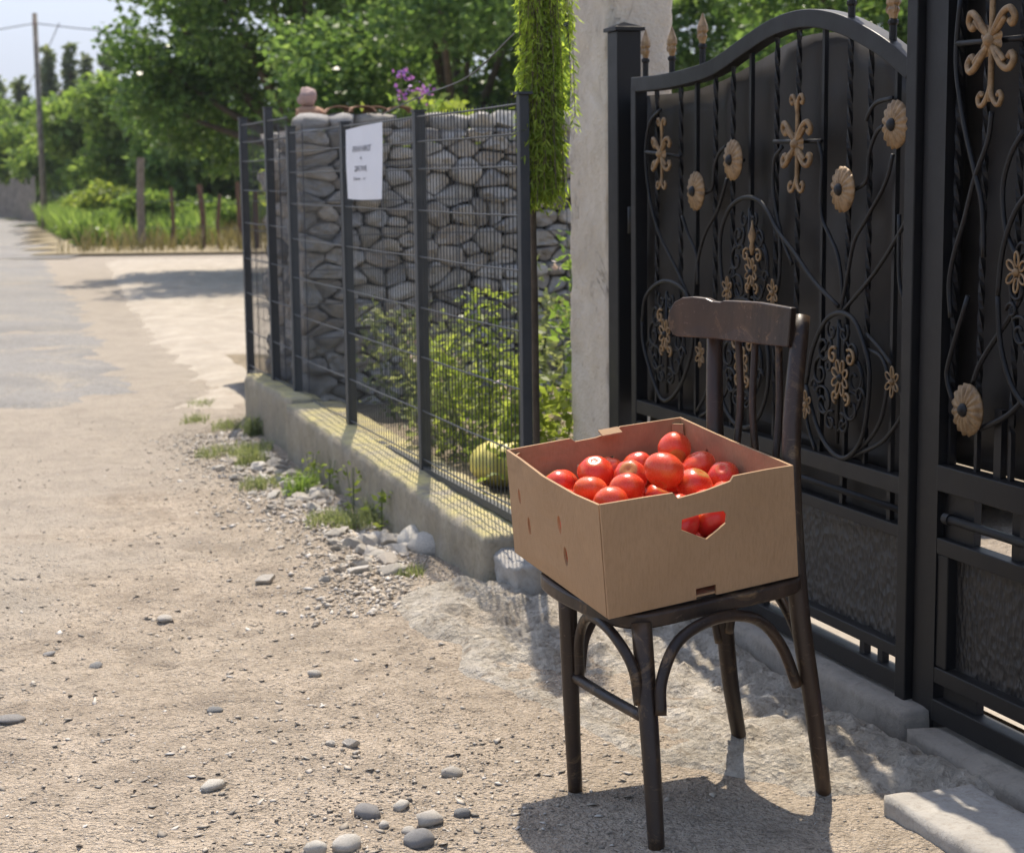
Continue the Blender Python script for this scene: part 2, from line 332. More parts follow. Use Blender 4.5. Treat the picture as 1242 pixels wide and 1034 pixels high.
def panel(outline, holes, fn, th, step=.03):
    """flat sheet with holes, bent by fn(u, v, w); w runs from 0 to th"""
    co = []; ed = []
    for lp in [outline]+holes:
        k = len(co); co += [Vector(p) for p in lp]; ed += [(k+i, k+(i+1) % len(lp)) for i in range(len(lp))]
    xs = [p[0] for p in outline]; ys = [p[1] for p in outline]
    u = min(xs)+step
    while u < max(xs)-step*.5:
        v = min(ys)+step
        while v < max(ys)-step*.5:
            if inpoly(u, v, outline) and not any(inpoly(u, v, h) for h in holes):
                if all((Vector((u, v))-c).length > step*.45 for c in co): co.append(Vector((u, v)))
            v += step
        u += step
    vo, eo, fo = delaunay_2d_cdt(co, ed, [], 0, 1e-6)[:3]
    keep = []
    for f in fo:
        cx = sum(vo[i].x for i in f)/len(f); cy = sum(vo[i].y for i in f)/len(f)
        if inpoly(cx, cy, outline) and not any(inpoly(cx, cy, h) for h in holes): keep.append(tuple(f))
    n = len(vo); vs = [fn(p.x, p.y, 0) for p in vo]+[fn(p.x, p.y, th) for p in vo]
    cnt = {}
    for f in keep:
        for i in range(len(f)): cnt[(f[i], f[(i+1) % len(f)])] = 1
    fs = [f[::-1] for f in keep]+[tuple(i+n for i in f) for f in keep]
    for (a, b) in cnt:
        if (b, a) not in cnt: fs.append((a, b, b+n, a+n))
    mb = MB(); mb.add(vs, fs); return mb
def vnoise(p, sc, seed=0):
    from mathutils import noise
    return noise.noise(Vector(p)*sc+Vector((seed*7.3, seed*3.1, seed*1.7)))
def quads_mesh(name, V4, tint, m, parent=None, root=None, kind=None):
    """V4: (n,4,3) quads with a tint per quad"""
    n = len(V4); of = np.array(off_of(root or parent)); me = bpy.data.meshes.new(name)
    me.vertices.add(n*4); me.vertices.foreach_set('co', (V4-of).reshape(-1).astype(np.float32))
    me.loops.add(n*4); me.loops.foreach_set('vertex_index', np.arange(n*4, dtype=np.int32))
    me.polygons.add(n); me.polygons.foreach_set('loop_start', np.arange(0, n*4, 4, dtype=np.int32)); me.polygons.foreach_set('loop_total', np.full(n, 4, np.int32))
    a = me.attributes.new('tint', 'FLOAT', 'FACE'); a.data.foreach_set('value', np.asarray(tint, np.float32))
    me.update(); me.validate()
    o = link_mesh(name, me, m, parent); OFF[o.name] = off_of(root or parent)
    if kind: o['kind'] = kind
    return o
def leaves(C, size, aspect=.55, droop=.3, rng=RNG, axis=None, jitter=1.):
    """leaf-shaped quads (stalk, side, tip, side) at points C"""
    n = len(C); d = rng.normal(size=(n, 3)); d[:, 2] = d[:, 2]*.6-droop
    if axis is not None: d = d*jitter+axis
    d /= np.linalg.norm(d, axis=1)[:, None]
    x = np.cross(d, rng.normal(size=(n, 3))); x /= np.linalg.norm(x, axis=1)[:, None]+1e-9; nn = np.cross(d, x)
    L = (size*(.6+.8*rng.random(n)))[:, None]; w = L*aspect*.5
    return np.stack([C, C+d*L*.45+x*w+nn*w*.35, C+d*L, C+d*L*.45-x*w+nn*w*.35], 1)
GATE_CURVES={
 'l1':[(5.226, 1.604), (5.312, 1.565), (5.346, 1.472), (5.323, 1.349), (5.245, 1.216), (5.094, 1.093), (5.001, 1.012)],
 'l2':[(5.35, 1.472), (5.077, 1.453)],
 'l3':[(5.059, 1.268), (5.014, 1.21), (4.953, 1.15), (4.941, 1.059)],
 'l4':[(4.901, 1.338), (4.843, 1.356), (4.827, 1.422), (4.793, 1.461), (4.749, 1.477)],
 'l5':[(4.742, 1.383), (4.803, 1.292), (4.883, 1.226), (4.935, 1.151), (4.965, 1.058), (4.976, 0.967)],
 'l6':[(4.687, 0.938), (4.755, 1.081), (4.768, 1.209), (4.719, 1.286), (4.654, 1.32), (4.58, 1.33), (4.513, 1.319), (4.462, 1.29), (4.401, 1.238), (4.304, 1.182), (4.195, 1.111), (4.061, 1.05)],
 'l7':[(4.446, 1.278), (4.406, 1.219), (4.408, 1.099), (4.452, 1.027), (4.553, 0.973)],
 'l8':[(4.445, 1.485), (4.178, 1.481)],
 'l9':[(4.396, 1.47), (4.444, 1.43), (4.442, 1.331), (4.391, 1.22), (4.331, 1.149)],
 'l10':[(4.191, 1.481), (4.172, 1.427), (4.173, 1.294), (4.127, 1.234), (4.082, 1.184), (4.058, 1.107), (4.056, 1.033)],
 'l11':[(3.998, 1.354), (3.941, 1.377), (3.931, 1.443), (3.897, 1.495), (3.862, 1.511)],
 'l12':[(3.822, 1.577), (3.9, 1.569), (3.935, 1.543), (3.946, 1.527)],
 'l13':[(3.817, 1.441), (3.85, 1.37), (3.938, 1.281), (3.998, 1.219), (4.033, 1.119), (4.065, 1.033)],
 'l14':[(3.707, 1.4), (3.737, 1.301), (3.798, 1.231), (3.897, 1.143), (4.027, 1.053), (4.056, 1.033)],
 'l15':[(3.782, 1.294), (3.776, 1.132), (3.731, 1.054), (3.717, 0.974), (3.729, 0.879), (3.785, 0.865)],
 'l16':[(4.23, 0.825), (4.195, 0.925), (4.13, 1.004), (4.056, 1.033), (3.979, 1.02), (3.926, 0.96), (3.897, 0.894), (3.906, 0.785), (3.938, 0.706), (4.011, 0.654), (4.089, 0.662), (4.167, 0.719), (4.23, 0.825)],
 'l17':[(3.919, 0.948), (3.855, 0.935), (3.821, 0.89), (3.831, 0.826), (3.857, 0.766), (3.918, 0.709), (4.011, 0.654)],
 'l18':[(3.762, 0.861), (3.741, 0.816), (3.808, 0.745), (3.876, 0.704), (4.011, 0.654)],
 'l19':[(3.927, 0.987), (3.863, 0.957), (3.803, 0.919)],
 'l20':[(5.359, 0.913), (5.327, 1.0), (5.191, 1.056), (5.038, 1.041), (4.97, 0.973), (4.969, 0.854), (5.055, 0.73), (5.171, 0.669), (5.25, 0.709), (5.345, 0.831), (5.359, 0.913)],
 'l21':[(4.247, 0.757), (4.227, 0.702), (4.188, 0.65)],
 'l22':[(5.001, 1.012), (4.886, 0.948), (4.844, 0.85), (4.867, 0.745), (4.944, 0.664)],
 'l23':[(4.926, 0.648), (4.796, 0.702), (4.718, 0.774), (4.686, 0.864)],
 'r1':[(3.535, 1.785), (3.546, 1.696), (3.542, 1.615), (3.506, 1.498), (3.462, 1.398), (3.429, 1.319), (3.417, 1.203)],
 'r2':[(3.4, 1.529), (3.413, 1.464), (3.461, 1.38), (3.5, 1.282), (3.537, 1.204), (3.554, 1.134), (3.544, 1.057)],
 'r3':[(3.547, 1.688), (3.288, 1.682)],
 'r4':[(3.278, 1.484), (3.327, 1.428), (3.351, 1.356), (3.335, 1.267), (3.289, 1.208)],
 'r5':[(3.475, 1.112), (3.547, 0.954), (3.552, 0.908), (3.526, 0.862)],
 'r6':[(3.265, 1.161), (3.284, 1.105), (3.41, 0.973), (3.447, 0.912)],
 'r7':[(3.249, 0.898), (3.312, 0.853), (3.409, 0.811)],
}
DISCS= [(4.928, 1.346), (4.674, 1.437), (4.035, 1.354), (3.784, 1.512)] ; R_DISCS= [(3.448, 0.851)]
SPEARS= [(5.377, 1.729), (5.167, 1.722), (4.942, 1.744), (4.05, 1.789), (3.848, 1.724)]
ORN= [(5.177, 1.462), (4.278, 1.475)] ; R_ORN= [(3.385, 1.683)]
FLOWERS= [(4.025, 0.865), (5.147, 0.889), (4.542, 1.117), (3.769, 0.882), (4.21, 0.773), (4.696, 1.058), (4.408, 1.065), (4.883, 0.847), (4.47, 0.838)] ; R_FLOWERS= [(3.266, 1.177)]
BARS= [(5.295, 1.429), (5.108, 1.427), (4.986, 1.426), (4.857, 1.425), (4.739, 1.423), (4.616, 1.422), (4.463, 1.421), (4.337, 1.42), (4.19, 1.418), (4.06, 1.417), (3.956, 1.416), (3.826, 1.415)]
RBARS= [(3.561, 1.22), (3.451, 1.224), (3.318, 1.229)]
BOX_O= [0.1995, 3.5995, 0.4697]
BOX_R= [[0.9254, -0.3723, -0.0708], [0.3635, 0.9248, -0.1121], [0.1073, 0.078, 0.9912]]
# ------------------------------------------------------------------ ground
_LAT = RNG.random((64, 64))
def nz(x, y, sc):
    x = np.asarray(x, float)*sc; y = np.asarray(y, float)*sc; i = np.floor(x).astype(int); j = np.floor(y).astype(int); a = x-i; b = y-j
    a = a*a*(3-2*a); b = b*b*(3-2*b); g = lambda p, q: _LAT[p % 64, q % 64]
    return (g(i, j)*(1-a)+g(i+1, j)*a)*(1-b)+(g(i, j+1)*(1-a)+g(i+1, j+1)*a)*b-.5
def gh(x, y):
    x = np.asarray(x, float); y = np.asarray(y, float); s = x*U.x+y*U.y; t = x*N.x+y*N.y
    near = 1-sst(16, 30, y); z = near*(.022*nz(x, y, 1.1)+.012*nz(x, y, 3.7)+.010*nz(x, y, 9.)+.009*nz(x, y, 21.)+.007*nz(x+3.1, y+1.7, 37.))
    chair = np.exp(-(((x-.42)/.42)**2+((y-3.83)/.42)**2)**2); z = z*(1-.75*chair)
    z = z + .05*sst(1.1, 1.75, t)*sst(6.6, 5.7, s)*sst(4.2, 5.2, s)         # rises to the wall's end
    z = z - .02*sst(6.0, 7.5, s)*sst(1.75, 1.3, t)*(1-sst(9.5, 12, s))
    return z
def grid_axis(parts):
    out = [parts[0][0]]
    for a, b, st in parts:
        k = max(1, round((b-a)/st)); out += [a+(b-a)*i/k for i in range(1, k+1)]
    return np.array(out)
def sheet(name, X, Y, Zf, m, mask=None):
    gx, gy = np.meshgrid(X, Y); gz_ = Zf(gx, gy); nx = len(X); ny = len(Y)
    vs = np.stack([gx, gy, gz_], -1).reshape(-1, 3); idx = np.arange(nx*ny).reshape(ny, nx)
    q = np.stack([idx[:-1, :-1], idx[:-1, 1:], idx[1:, 1:], idx[1:, :-1]], -1).reshape(-1, 4)
    if mask is not None: q = q[mask(vs[q].mean(1))]
    used = np.unique(q); mp = -np.ones(len(vs), int); mp[used] = np.arange(len(used)); vs = vs[used]; q = mp[q]; n = len(q)
    me = bpy.data.meshes.new(name); me.vertices.add(len(vs)); me.vertices.foreach_set('co', vs.reshape(-1).astype(np.float32))
    me.loops.add(n*4); me.loops.foreach_set('vertex_index', q.reshape(-1).astype(np.int32)); me.polygons.add(n)
    me.polygons.foreach_set('loop_start', np.arange(0, n*4, 4, dtype=np.int32)); me.polygons.foreach_set('loop_total', np.full(n, 4, np.int32)); me.update()
    return link_mesh(name, me, m, None, True)
gX = grid_axis([(-6000, -400, 1400), (-400, -40, 60), (-40, -6, 4), (-6, -2.4, .12), (-2.4, 1.5, .016), (1.5, 4, .12), (4, 40, 6), (40, 400, 60), (400, 6000, 1400)])
gY = grid_axis([(-3000, -20, 700), (-20, 3, 2), (3, 6.5, .016), (6.5, 11.5, .04), (11.5, 30, .5), (30, 120, 5), (120, 700, 60), (700, 9000, 1400)])
tag(sheet('ground', gX, gY, gh, 'dirt'), kind='structure')
def inpoly_n(P, poly):
    x = P[:, 0]; y = P[:, 1]; c = np.zeros(len(P), bool); j = len(poly)-1
    for i in range(len(poly)):
        xi, yi = poly[i]; xj, yj = poly[j]
        if yi != yj: c ^= ((yi > y) != (yj > y)) & (x < (xj-xi)*(y-yi)/(yj-yi)+xi)
        j = i
    return c
def polymask(poly): return lambda c: inpoly_n(c, poly)
def flat(name, poly, dz, m, st=.5, zf=None):
    xs = [p[0] for p in poly]; ys = [p[1] for p in poly]
    X = np.arange(min(xs), max(xs)+st, st); Y = np.arange(min(ys), max(ys)+st, st)
    return tag(sheet(name, X, Y, zf or (lambda x, y: gh(x, y)+dz), m, polymask(poly)), kind='structure')
def ragged(poly, amp, n=8, seed=1):
    r = random.Random(seed); out = []
    for i in range(len(poly)):
        a = Vector(poly[i]); b = Vector(poly[(i+1) % len(poly)]); k = max(2, min(40, int((b-a).length*n)))
        for j in range(k): out.append(tuple(a.lerp(b, j/k)+Vector((r.uniform(-amp, amp), r.uniform(-amp, amp)))))
    return out
def dipsheet(name, poly, top, thick, m, st, amp=.05, seed=1, zadd=None):
    """a poured sheet whose ragged rim sinks into the ground"""
    xs = [p[0] for p in poly]; ys = [p[1] for p in poly]; pp = np.array(ragged(poly, amp, 6, seed))
    X = np.arange(min(xs)-.2, max(xs)+.2, st); Y = np.arange(min(ys)-.2, max(ys)+.2, st)
    def zf(x, y):
        sh = x.shape; P = np.stack([x.ravel(), y.ravel()], 1); ins = inpoly_n(P, pp); d = np.full(len(P), 9.)
        for i in range(len(pp)):
            a = pp[i]; b = pp[(i+1) % len(pp)]; ab = b-a; k = np.clip(((P-a)@ab)/(ab@ab+1e-9), 0, 1); d = np.minimum(d, np.linalg.norm(P-a-k[:, None]*ab, axis=1))
        sd = np.where(ins, d, -d).reshape(sh)
        z = gh(x, y)-.03+(top+.03)*sst(-st*.6, thick, sd)
        if zadd is not None: z = z+zadd(x, y)*sst(0, thick*2, sd)
        return z
    return tag(sheet(name, X, Y, zf, m), kind='structure')
road = [(-2.62, 10.75), (-2.45, 11.8), (-3.2, 14.15), (-4.4, 18.6), (-8.4, 32), (-15.2, 55), (-34, 118), (-46, 118), (-24, 55), (-14, 26), (-10, 10.85), (-5, 10.8)]
dipsheet('road', road[:5]+[(-14, 32), (-12.5, 20), (-10, 10.85), (-5, 10.8)], .018, .30, 'asphalt', .11, .16, 3, lambda x, y: .03*nz(x, y, 1.3)+.02*nz(x, y, 4))
flat('road', [(-8.3, 31.8), (-15.2, 55), (-34, 118), (-46, 118), (-24, 55), (-14.1, 31.8)], .024, 'asphalt', 1.)
dipsheet('driveway', [(-2.35, 10.55), (-1.62, 10.42), (-1.45, 10.95), (3.5, 12.6), (4.2, 31.5), (-5.4, 31.2), (-7.4, 31), (-4.3, 18.7), (-3.05, 14.2), (-2.3, 11.8)], .03, .55, 'pale_concrete', .09, .06, 5, lambda x, y: .05*nz(x, y, 1.7)+.03*nz(x, y, 5))
flat('verge', [(-8.7, 33), (6, 32), (12, 60), (-14.6, 54)], .05, 'dry_ground', .8)
flat('field', [(-14.6, 54.5), (12.5, 60.5), (40, 200), (-30, 200), (-33.5, 118)], .06, 'grass_ground', 3.)
# yard soil behind the low wall and yard behind the gate
def yard(name, s0, s1, t0, t1, z, m, amp):
    ss = np.arange(s0, s1+.01, .06); ts = np.arange(t0, t1+.01, .06); gs, gt = np.meshgrid(ss, ts)
    X = gs*U.x+gt*N.x; Y = gs*U.y+gt*N.y; V = np.stack([X, Y, z+amp*(nz(X, Y, 2.5)+.5*nz(X, Y, 7))], -1).reshape(-1, 3)
    i = np.arange(len(ss)*len(ts)).reshape(len(ts), len(ss)); q = np.stack([i[:-1, :-1], i[1:, :-1], i[1:, 1:], i[:-1, 1:]], -1).reshape(-1, 4)
    me = bpy.data.meshes.new(name); me.from_pydata(V.tolist(), [], q[:, ::-1].tolist()); me.update()
    return tag(link_mesh(name, me, m, None, True), kind='structure')
yard('yard_soil', 5.45, 12, 2.03, 8, .19, 'yard_soil', .05)
yard('yard_pavement', -1, 5.42, 2.52, 9, .045, 'pale_concrete', .02)
# rough concrete poured along the foot of the gate
apron = [tuple((W(s, t, 0).x, W(s, t, 0).y)) for s, t in [(2.6, 2.19), (3.22, 2.19), (3.34, 1.86), (3.6, 1.70), (4.0, 1.50), (4.4, 1.42), (4.8, 1.42), (5.3, 1.40), (5.6, 1.55), (5.52, 1.72), (5.5, 2.3), (2.6, 2.3)]]
dipsheet('concrete_apron', apron, .020, .08, 'rough_concrete', .013, .06, 9, lambda x, y: .042*(nz(x, y, 5)+.7*nz(x+9, y, 11)+.7*nz(x*.6+y*.3, y*.9-x*.3, 19)+.6*nz(x, y, 38)-.10)+.02*sst(1.7, 2.2, x*N.x+y*N.y))
# ------------------------------------------------------------------ low wall, gabion, fence
def rough_block(name, s0, s1, t0, t1, z0, z1, m, parent=None, n=(60, 6, 8), amp=.008, zslope=0., seed=0, chip=.012):
    """a cast block with a worn, uneven skin and chipped edges"""
    bm = bmesh.new(); vs = {}
    def P(i, j, k):
        if (i, j, k) in vs: return vs[(i, j, k)]
        a, b, c = i/n[0], j/n[1], k/n[2]; s = s0+(s1-s0)*a; t = t0+(t1-t0)*b; z = z0+(z1+zslope*(s-s0)-z0)*c
        e = sum(q in (0, 1) for q in (a, b, c)); p = Vector((s, t, z)); q = Vector((vnoise(p, 6, seed), vnoise(p, 6, seed+1), vnoise(p, 6, seed+2)))*amp
        q += Vector((vnoise(p, 19, seed+3), vnoise(p, 19, seed+4), vnoise(p, 19, seed+5)))*amp*.6
        if e >= 2:
            k2 = chip*(.5+max(0, vnoise(p, 9, seed+6))*2.2); cen = Vector(((s0+s1)/2, (t0+t1)/2, (z0+z1)/2))
            q -= Vector((math.copysign(1, s-cen.x) if a in (0, 1) else 0, math.copysign(1, t-cen.y) if b in (0, 1) else 0, math.copysign(1, z-cen.z) if c in (0, 1) else 0))*k2
        p += q; v = bm.verts.new(W(*p)-off_of(parent)); vs[(i, j, k)] = v; return v
    for (A, B, F) in ((0, 1, 2), (1, 2, 0), (2, 0, 1)):
        for side in (0, n[F]):
            for i in range(n[A]):
                for j in range(n[B]):
                    ix = []
                    for (x, y) in ((i, j), (i+1, j), (i+1, j+1), (i, j+1)):
                        q = [0, 0, 0]; q[A] = x; q[B] = y; q[F] = side; ix.append(P(*q))
                    bm.faces.new(ix if side else ix[::-1])
    bmesh.ops.recalc_face_normals(bm, faces=bm.faces); me = bpy.data.meshes.new(name); bm.to_mesh(me); bm.free()
    o = link_mesh(name, me, m, parent); OFF[o.name] = off_of(parent)
    for p in me.polygons: p.use_smooth = True
    return o
wl = rough_block('low_wall', 5.42, 8.62, 1.76, 2.05, -.08, .215, 'wall_concrete', None, (110, 8, 9), .0065, .021, 1, .009)
tag(wl, 'long low concrete wall with lichen on its top under the mesh fence', 'wall')
w2 = rough_block('low_wall', 8.66, 9.97, 1.80, 1.965, -.08, .29, 'wall_concrete', None, (44, 8, 9), .0065, 0, 5, .009)
tag(w2, 'short taller concrete wall end at the driveway corner below two fence posts', 'wall')
# stones: a few base shapes shared by every stone
def rock_mesh(name, seed, blocky, m, sub=2, cuts=0):
    bm = bmesh.new(); bmesh.ops.create_icosphere(bm, subdivisions=sub, radius=1.); r = random.Random(seed)
    pl = [(Vector((r.gauss(0, 1), r.gauss(0, 1), r.gauss(0, 1))).normalized(), r.uniform(.52, .86)) for _ in range(cuts)]
    for v in bm.verts:
        p = v.co.normalized(); e = blocky; q = p/(sum(abs(c)**(2/e) for c in p)**(e/2))
        k = 1+.30*vnoise(p, 1.4, seed)+.14*vnoise(p, 3.0, seed+3)+.05*vnoise(p, 7., seed+5); c = q*k
        for n_, d_ in pl:
            h = c.dot(n_)-d_
            if h > 0: c -= n_*h*.93
        v.co = c
    me = bpy.data.meshes.new(name); bm.to_mesh(me); bm.free(); me.materials.append(M[m]); me.polygons.foreach_set('use_smooth', [cuts == 0]*len(me.polygons)); return me
GAB = [rock_mesh('stone', i*5+2, .62, 'gabion_stone') for i in range(8)]
PALE = [rock_mesh('stone', i*5+60, .8, 'pale_stone', 3, 9) for i in range(9)]
RND = [rock_mesh('stone', i*7+160, .92, 'white_stone') for i in range(5)]
PEB = [rock_mesh('stone', i*5+90, .85, 'grey_pebble') for i in range(3)]
def put(name, me, loc, rot, scl, parent=None):
    o = bpy.data.objects.new(name, me); COL.objects.link(o); o.location = Vector(loc)-off_of(parent); o.rotation_euler = rot; o.scale = scl
    if parent is not None: o.parent = parent
    return o
gab = empty('gabion_wall', W(9.1, 2.0, 0), 'tall wall of grey rubble stones packed in wire behind the fence', 'stone wall')
G0, G1, GT0, GT1, GZ = 9.10, 10.32, 1.985, 5.2, 1.66
MB().stz(G0+.11, G1-.05, GT0+.11, GT1, -.05, GZ-.10).build('core', 'core_stone', gab)
rs = random.Random(5)
def clip_half(poly, p, q):           # keep the side of the bisector nearer p
    m = (p+q)/2; d = q-p; out = []
    for i in range(len(poly)):
        a, b = poly[i], poly[(i+1) % len(poly)]; fa = (a-m).dot(d); fb = (b-m).dot(d)
        if fa <= 0: out.append(a)
        if (fa < 0 < fb) or (fb < 0 < fa): out.append(a.lerp(b, fa/(fa-fb)))
    return out
def rubble(a0, a1, z0, z1, n, to_world, seed, gap=.0025, ani=1.6):
    """stones fitted to each other like rubble: one mesh for each cell of the packing"""
    r = random.Random(seed); pts = []
    for k in range(n*60):
        if len(pts) >= n: break
        p = Vector((r.uniform(a0, a1), r.uniform(z0, z1)*ani)); dm = r.choice((.65, .8, 1., 1.25))*math.sqrt((a1-a0)*(z1-z0)*ani/n)*.82
        if all((p-q).length > dm for q in pts): pts.append(p)
    for p in pts:
        poly = [Vector((a0-.01, z0*ani)), Vector((a1+.01, z0*ani)), Vector((a1+.01, z1*ani)), Vector((a0-.01, z1*ani))]
        for q in sorted(pts, key=lambda q: (q-p).length)[1:18]: poly = clip_half(poly, p, q)
        if len(poly) < 3: continue
        poly = [Vector((v.x, v.y/ani)) for v in poly]; c = sum(poly, Vector((0, 0)))/len(poly); R0 = []
        sub = []                       # corners cut twice, so the outline is rounded
        for i in range(len(poly)):
            a, b = poly[i], poly[(i+1) % len(poly)]; sub += [a.lerp(b, .2), a.lerp(b, .8)]
        s2_ = []
        for i in range(len(sub)):
            a, b = sub[i], sub[(i+1) % len(sub)]; s2_ += [a.lerp(b, .25), a.lerp(b, .75)]
        m = len(s2_); bul = r.uniform(.012, .036); base = r.uniform(-.03, .026); tl = (r.uniform(-.7, .7), r.uniform(-.9, .6)); vs = []
        for (k, dp) in ((1., .10), (.99, .030), (.94, .004), (.76, -.006), (.40, -.010)):
            for v in s2_:
                d = v-c; L = max(d.length, 1e-4); g = gap*1.2*min(1, 1.6*k); q = c+d*(k*(L-g)/L)*(1+.16*vnoise((v.x, v.y, k*.3), 15, seed)); dd = q-c
                h = base+dp*(bul/.035 if dp < .04 else 1)+tl[0]*dd.x*.5+tl[1]*dd.y*.5+.034*vnoise((q.x, q.y, seed), 15, 3)+.018*vnoise((q.x, q.y, seed), 40, 5)
                vs.append(to_world(q.x, q.y, h))
        vs.append(to_world(c.x, c.y, base-.022*bul/.035)); fs = []
        for i in range(4):
            for j in range(m): fs.append((i*m+j, i*m+(j+1) % m, i*m+m+(j+1) % m, i*m+m+j))
        for j in range(m): fs.append((4*m+j, 4*m+(j+1) % m, 5*m))
        o = MB().add(vs, fs).build('stone', 'gabion_stone', gab, smooth=r.random() < .35)
rubble(GT0, 3.66, .10, GZ, 218, lambda a, z, h: W(G0+.045+h, a, z), 8)
rubble(G0+.09, G1, .2, GZ, 80, lambda a, z, h: W(G0+.09+G1-a, GT0+.045+h, z), 9)
a = GT0
while a < 3.7:                                           # capping stones
    w = rs.uniform(.09, .24); put('cap_stone', rs.choice(PALE if rs.random() < .55 else GAB), W(G0+.13+rs.uniform(-.03, .05), a+w/2, GZ+.03), Euler((rs.uniform(-.1, .1), rs.uniform(-.1, .1), -AN+rs.uniform(-.2, .2))), (w*.55, .12, rs.uniform(.045, .075)), gab); a += w*.95
mb = MB()
for k in range(9): mb.tube([W(G0-.035, GT0-.02, .2+k*.18), W(G0-.035, 4.2, .2+k*.18)], .003, 5)
for k in range(10): mb.tube([W(G0-.037, GT0+k*.21, .15), W(G0-.037, GT0+k*.21, GZ+.02)], .003, 5)
for k in range(9): mb.tube([W(G0-.02, GT0-.035, .25+k*.17), W(G1, GT0-.035, .25+k*.17)], .0025, 5)
for k in range(7): mb.tube([W(G0+k*.19, GT0-.037, .25), W(G0+k*.19, GT0-.037, GZ+.03)], .0025, 5)
mb.build('wire_cage', 'wire', gab)['kind'] = 'stuff'
for k in range(4):                                        # broken clay tiles lying on the wall
    s, t = G0+.14+rs.uniform(0, .1), 2.24+k*.11
    m_ = MB(); pr = [(math.cos(a_)*.075, math.sin(a_)*.035) for a_ in np.linspace(0, math.pi, 9)]; a_ = rs.uniform(-.5, .5); zb = GZ+.085
    vs = []; 
    for yy in (-.1, .1):
        for th in (0, .011):
            for (px, pz) in pr:
                sc = 1-th/.075; lx, ly = px*sc, yy; vs.append(W(s+lx*math.sin(a_)+ly*math.cos(a_), t+lx*math.cos(a_)-ly*math.sin(a_), zb+pz*sc))
    n9 = 9; fs = []
    for i in range(8):
        o1 = i; fs += [(o1, o1+1, o1+1+18, o1+18), (o1+9, o1+27, o1+28, o1+10), (o1, o1+9, o1+10, o1+1), (o1+18, o1+19, o1+28, o1+27)]
    fs += [(0, 18, 27, 9), (8, 17, 35, 26)]
    tl = m_.add(vs, fs).build('roof_tile', 'clay', None)
    tag(tl, 'curved clay roof tile lying on top of the stone wall', 'tile', 'clay tiles on the stone wall')
ball = put('round_stone', rock_mesh('round_stone', 33, .9, 'pink_stone', 3), W(9.45, 2.105, GZ+.172), (0, 0, 0), (.05, .05, .055)); tag(ball, 'pinkish round stone standing on the stone wall corner', 'stone')
bs = put('flat_stone', rock_mesh('flat_stone', 38, .8, 'clay', 2), W(9.45, 2.12, GZ+.085), (0, 0, 0), (.085, .08, .045)); tag(bs, 'flat brown stone bearing the pinkish round stone on the wall corner', 'stone')
# mesh fence
FT = 1.92
fen = empty('mesh_fence', W(5.43, FT, .2), 'dark welded wire mesh fence with square posts on the low concrete wall', 'fence')
POSTS = [(10.38, .235, 1.75), (9.62, .25, 1.78), (9.04, .24, 1.66), (7.86, .235, 1.645), (6.65, .21, 1.65), (5.43, .16, 1.66)]
for k, (s, z0, z1) in enumerate(POSTS):
    hw = .022 if k < 5 else .017; p = MB().stz(s-hw, s+hw, FT-hw, FT+hw, z0-.05, z1).build('post', 'fence_iron', fen, bevel=.003)
    MB().stz(s-.026, s+.026, FT-.026, FT+.026, z1, z1+.008).build('post_cap', 'fence_iron', p, root=fen)
HZ = [.285, .48, .695, .89, 1.09, 1.27, 1.43, 1.535, 1.63]
for (a, b) in zip(POSTS[:-1], POSTS[1:]):
    s1, s0 = a[0]-.022, b[0]+.022; top = min(a[2], b[2])-.01
    hz = HZ if s1 < 9.1 else [z*1.05 for z in HZ]
    for z in hz: MB().tube([W(s0, FT-.012, z), W((s0+s1)/2, FT-.012+rs.uniform(-.004, .004), z-.003), W(s1, FT-.012, z)], .0034, 6).build('horizontal_wire', 'fence_iron', fen)
    mb = MB(); k = s0+.03
    while k < s1-.01:
        mb.tube([W(k, FT-.006, hz[0]-.03), W(k+rs.uniform(-.002, .002), FT-.006, (hz[0]+hz[-1])/2), W(k, FT-.006, hz[-1]+.012)], .002, 5); k += .04
    mb.build('vertical_wires', 'fence_iron', fen)['kind'] = 'stuff'
    MB().stz(s0, s1, FT-.016, FT+.016, hz[0]-.055, hz[0]-.03).build('bottom_rail', 'fence_iron', fen)
tag(MB().tube(catmull([W(7.2, FT, 1.66), W(6.65, FT+.01, 1.71), W(6.0, FT, 1.75), W(5.5, FT, 1.86)], 8), .003, 5).build('stretched_wire', 'wire', None), 'single thin wire stretched above the mesh fence', 'wire')
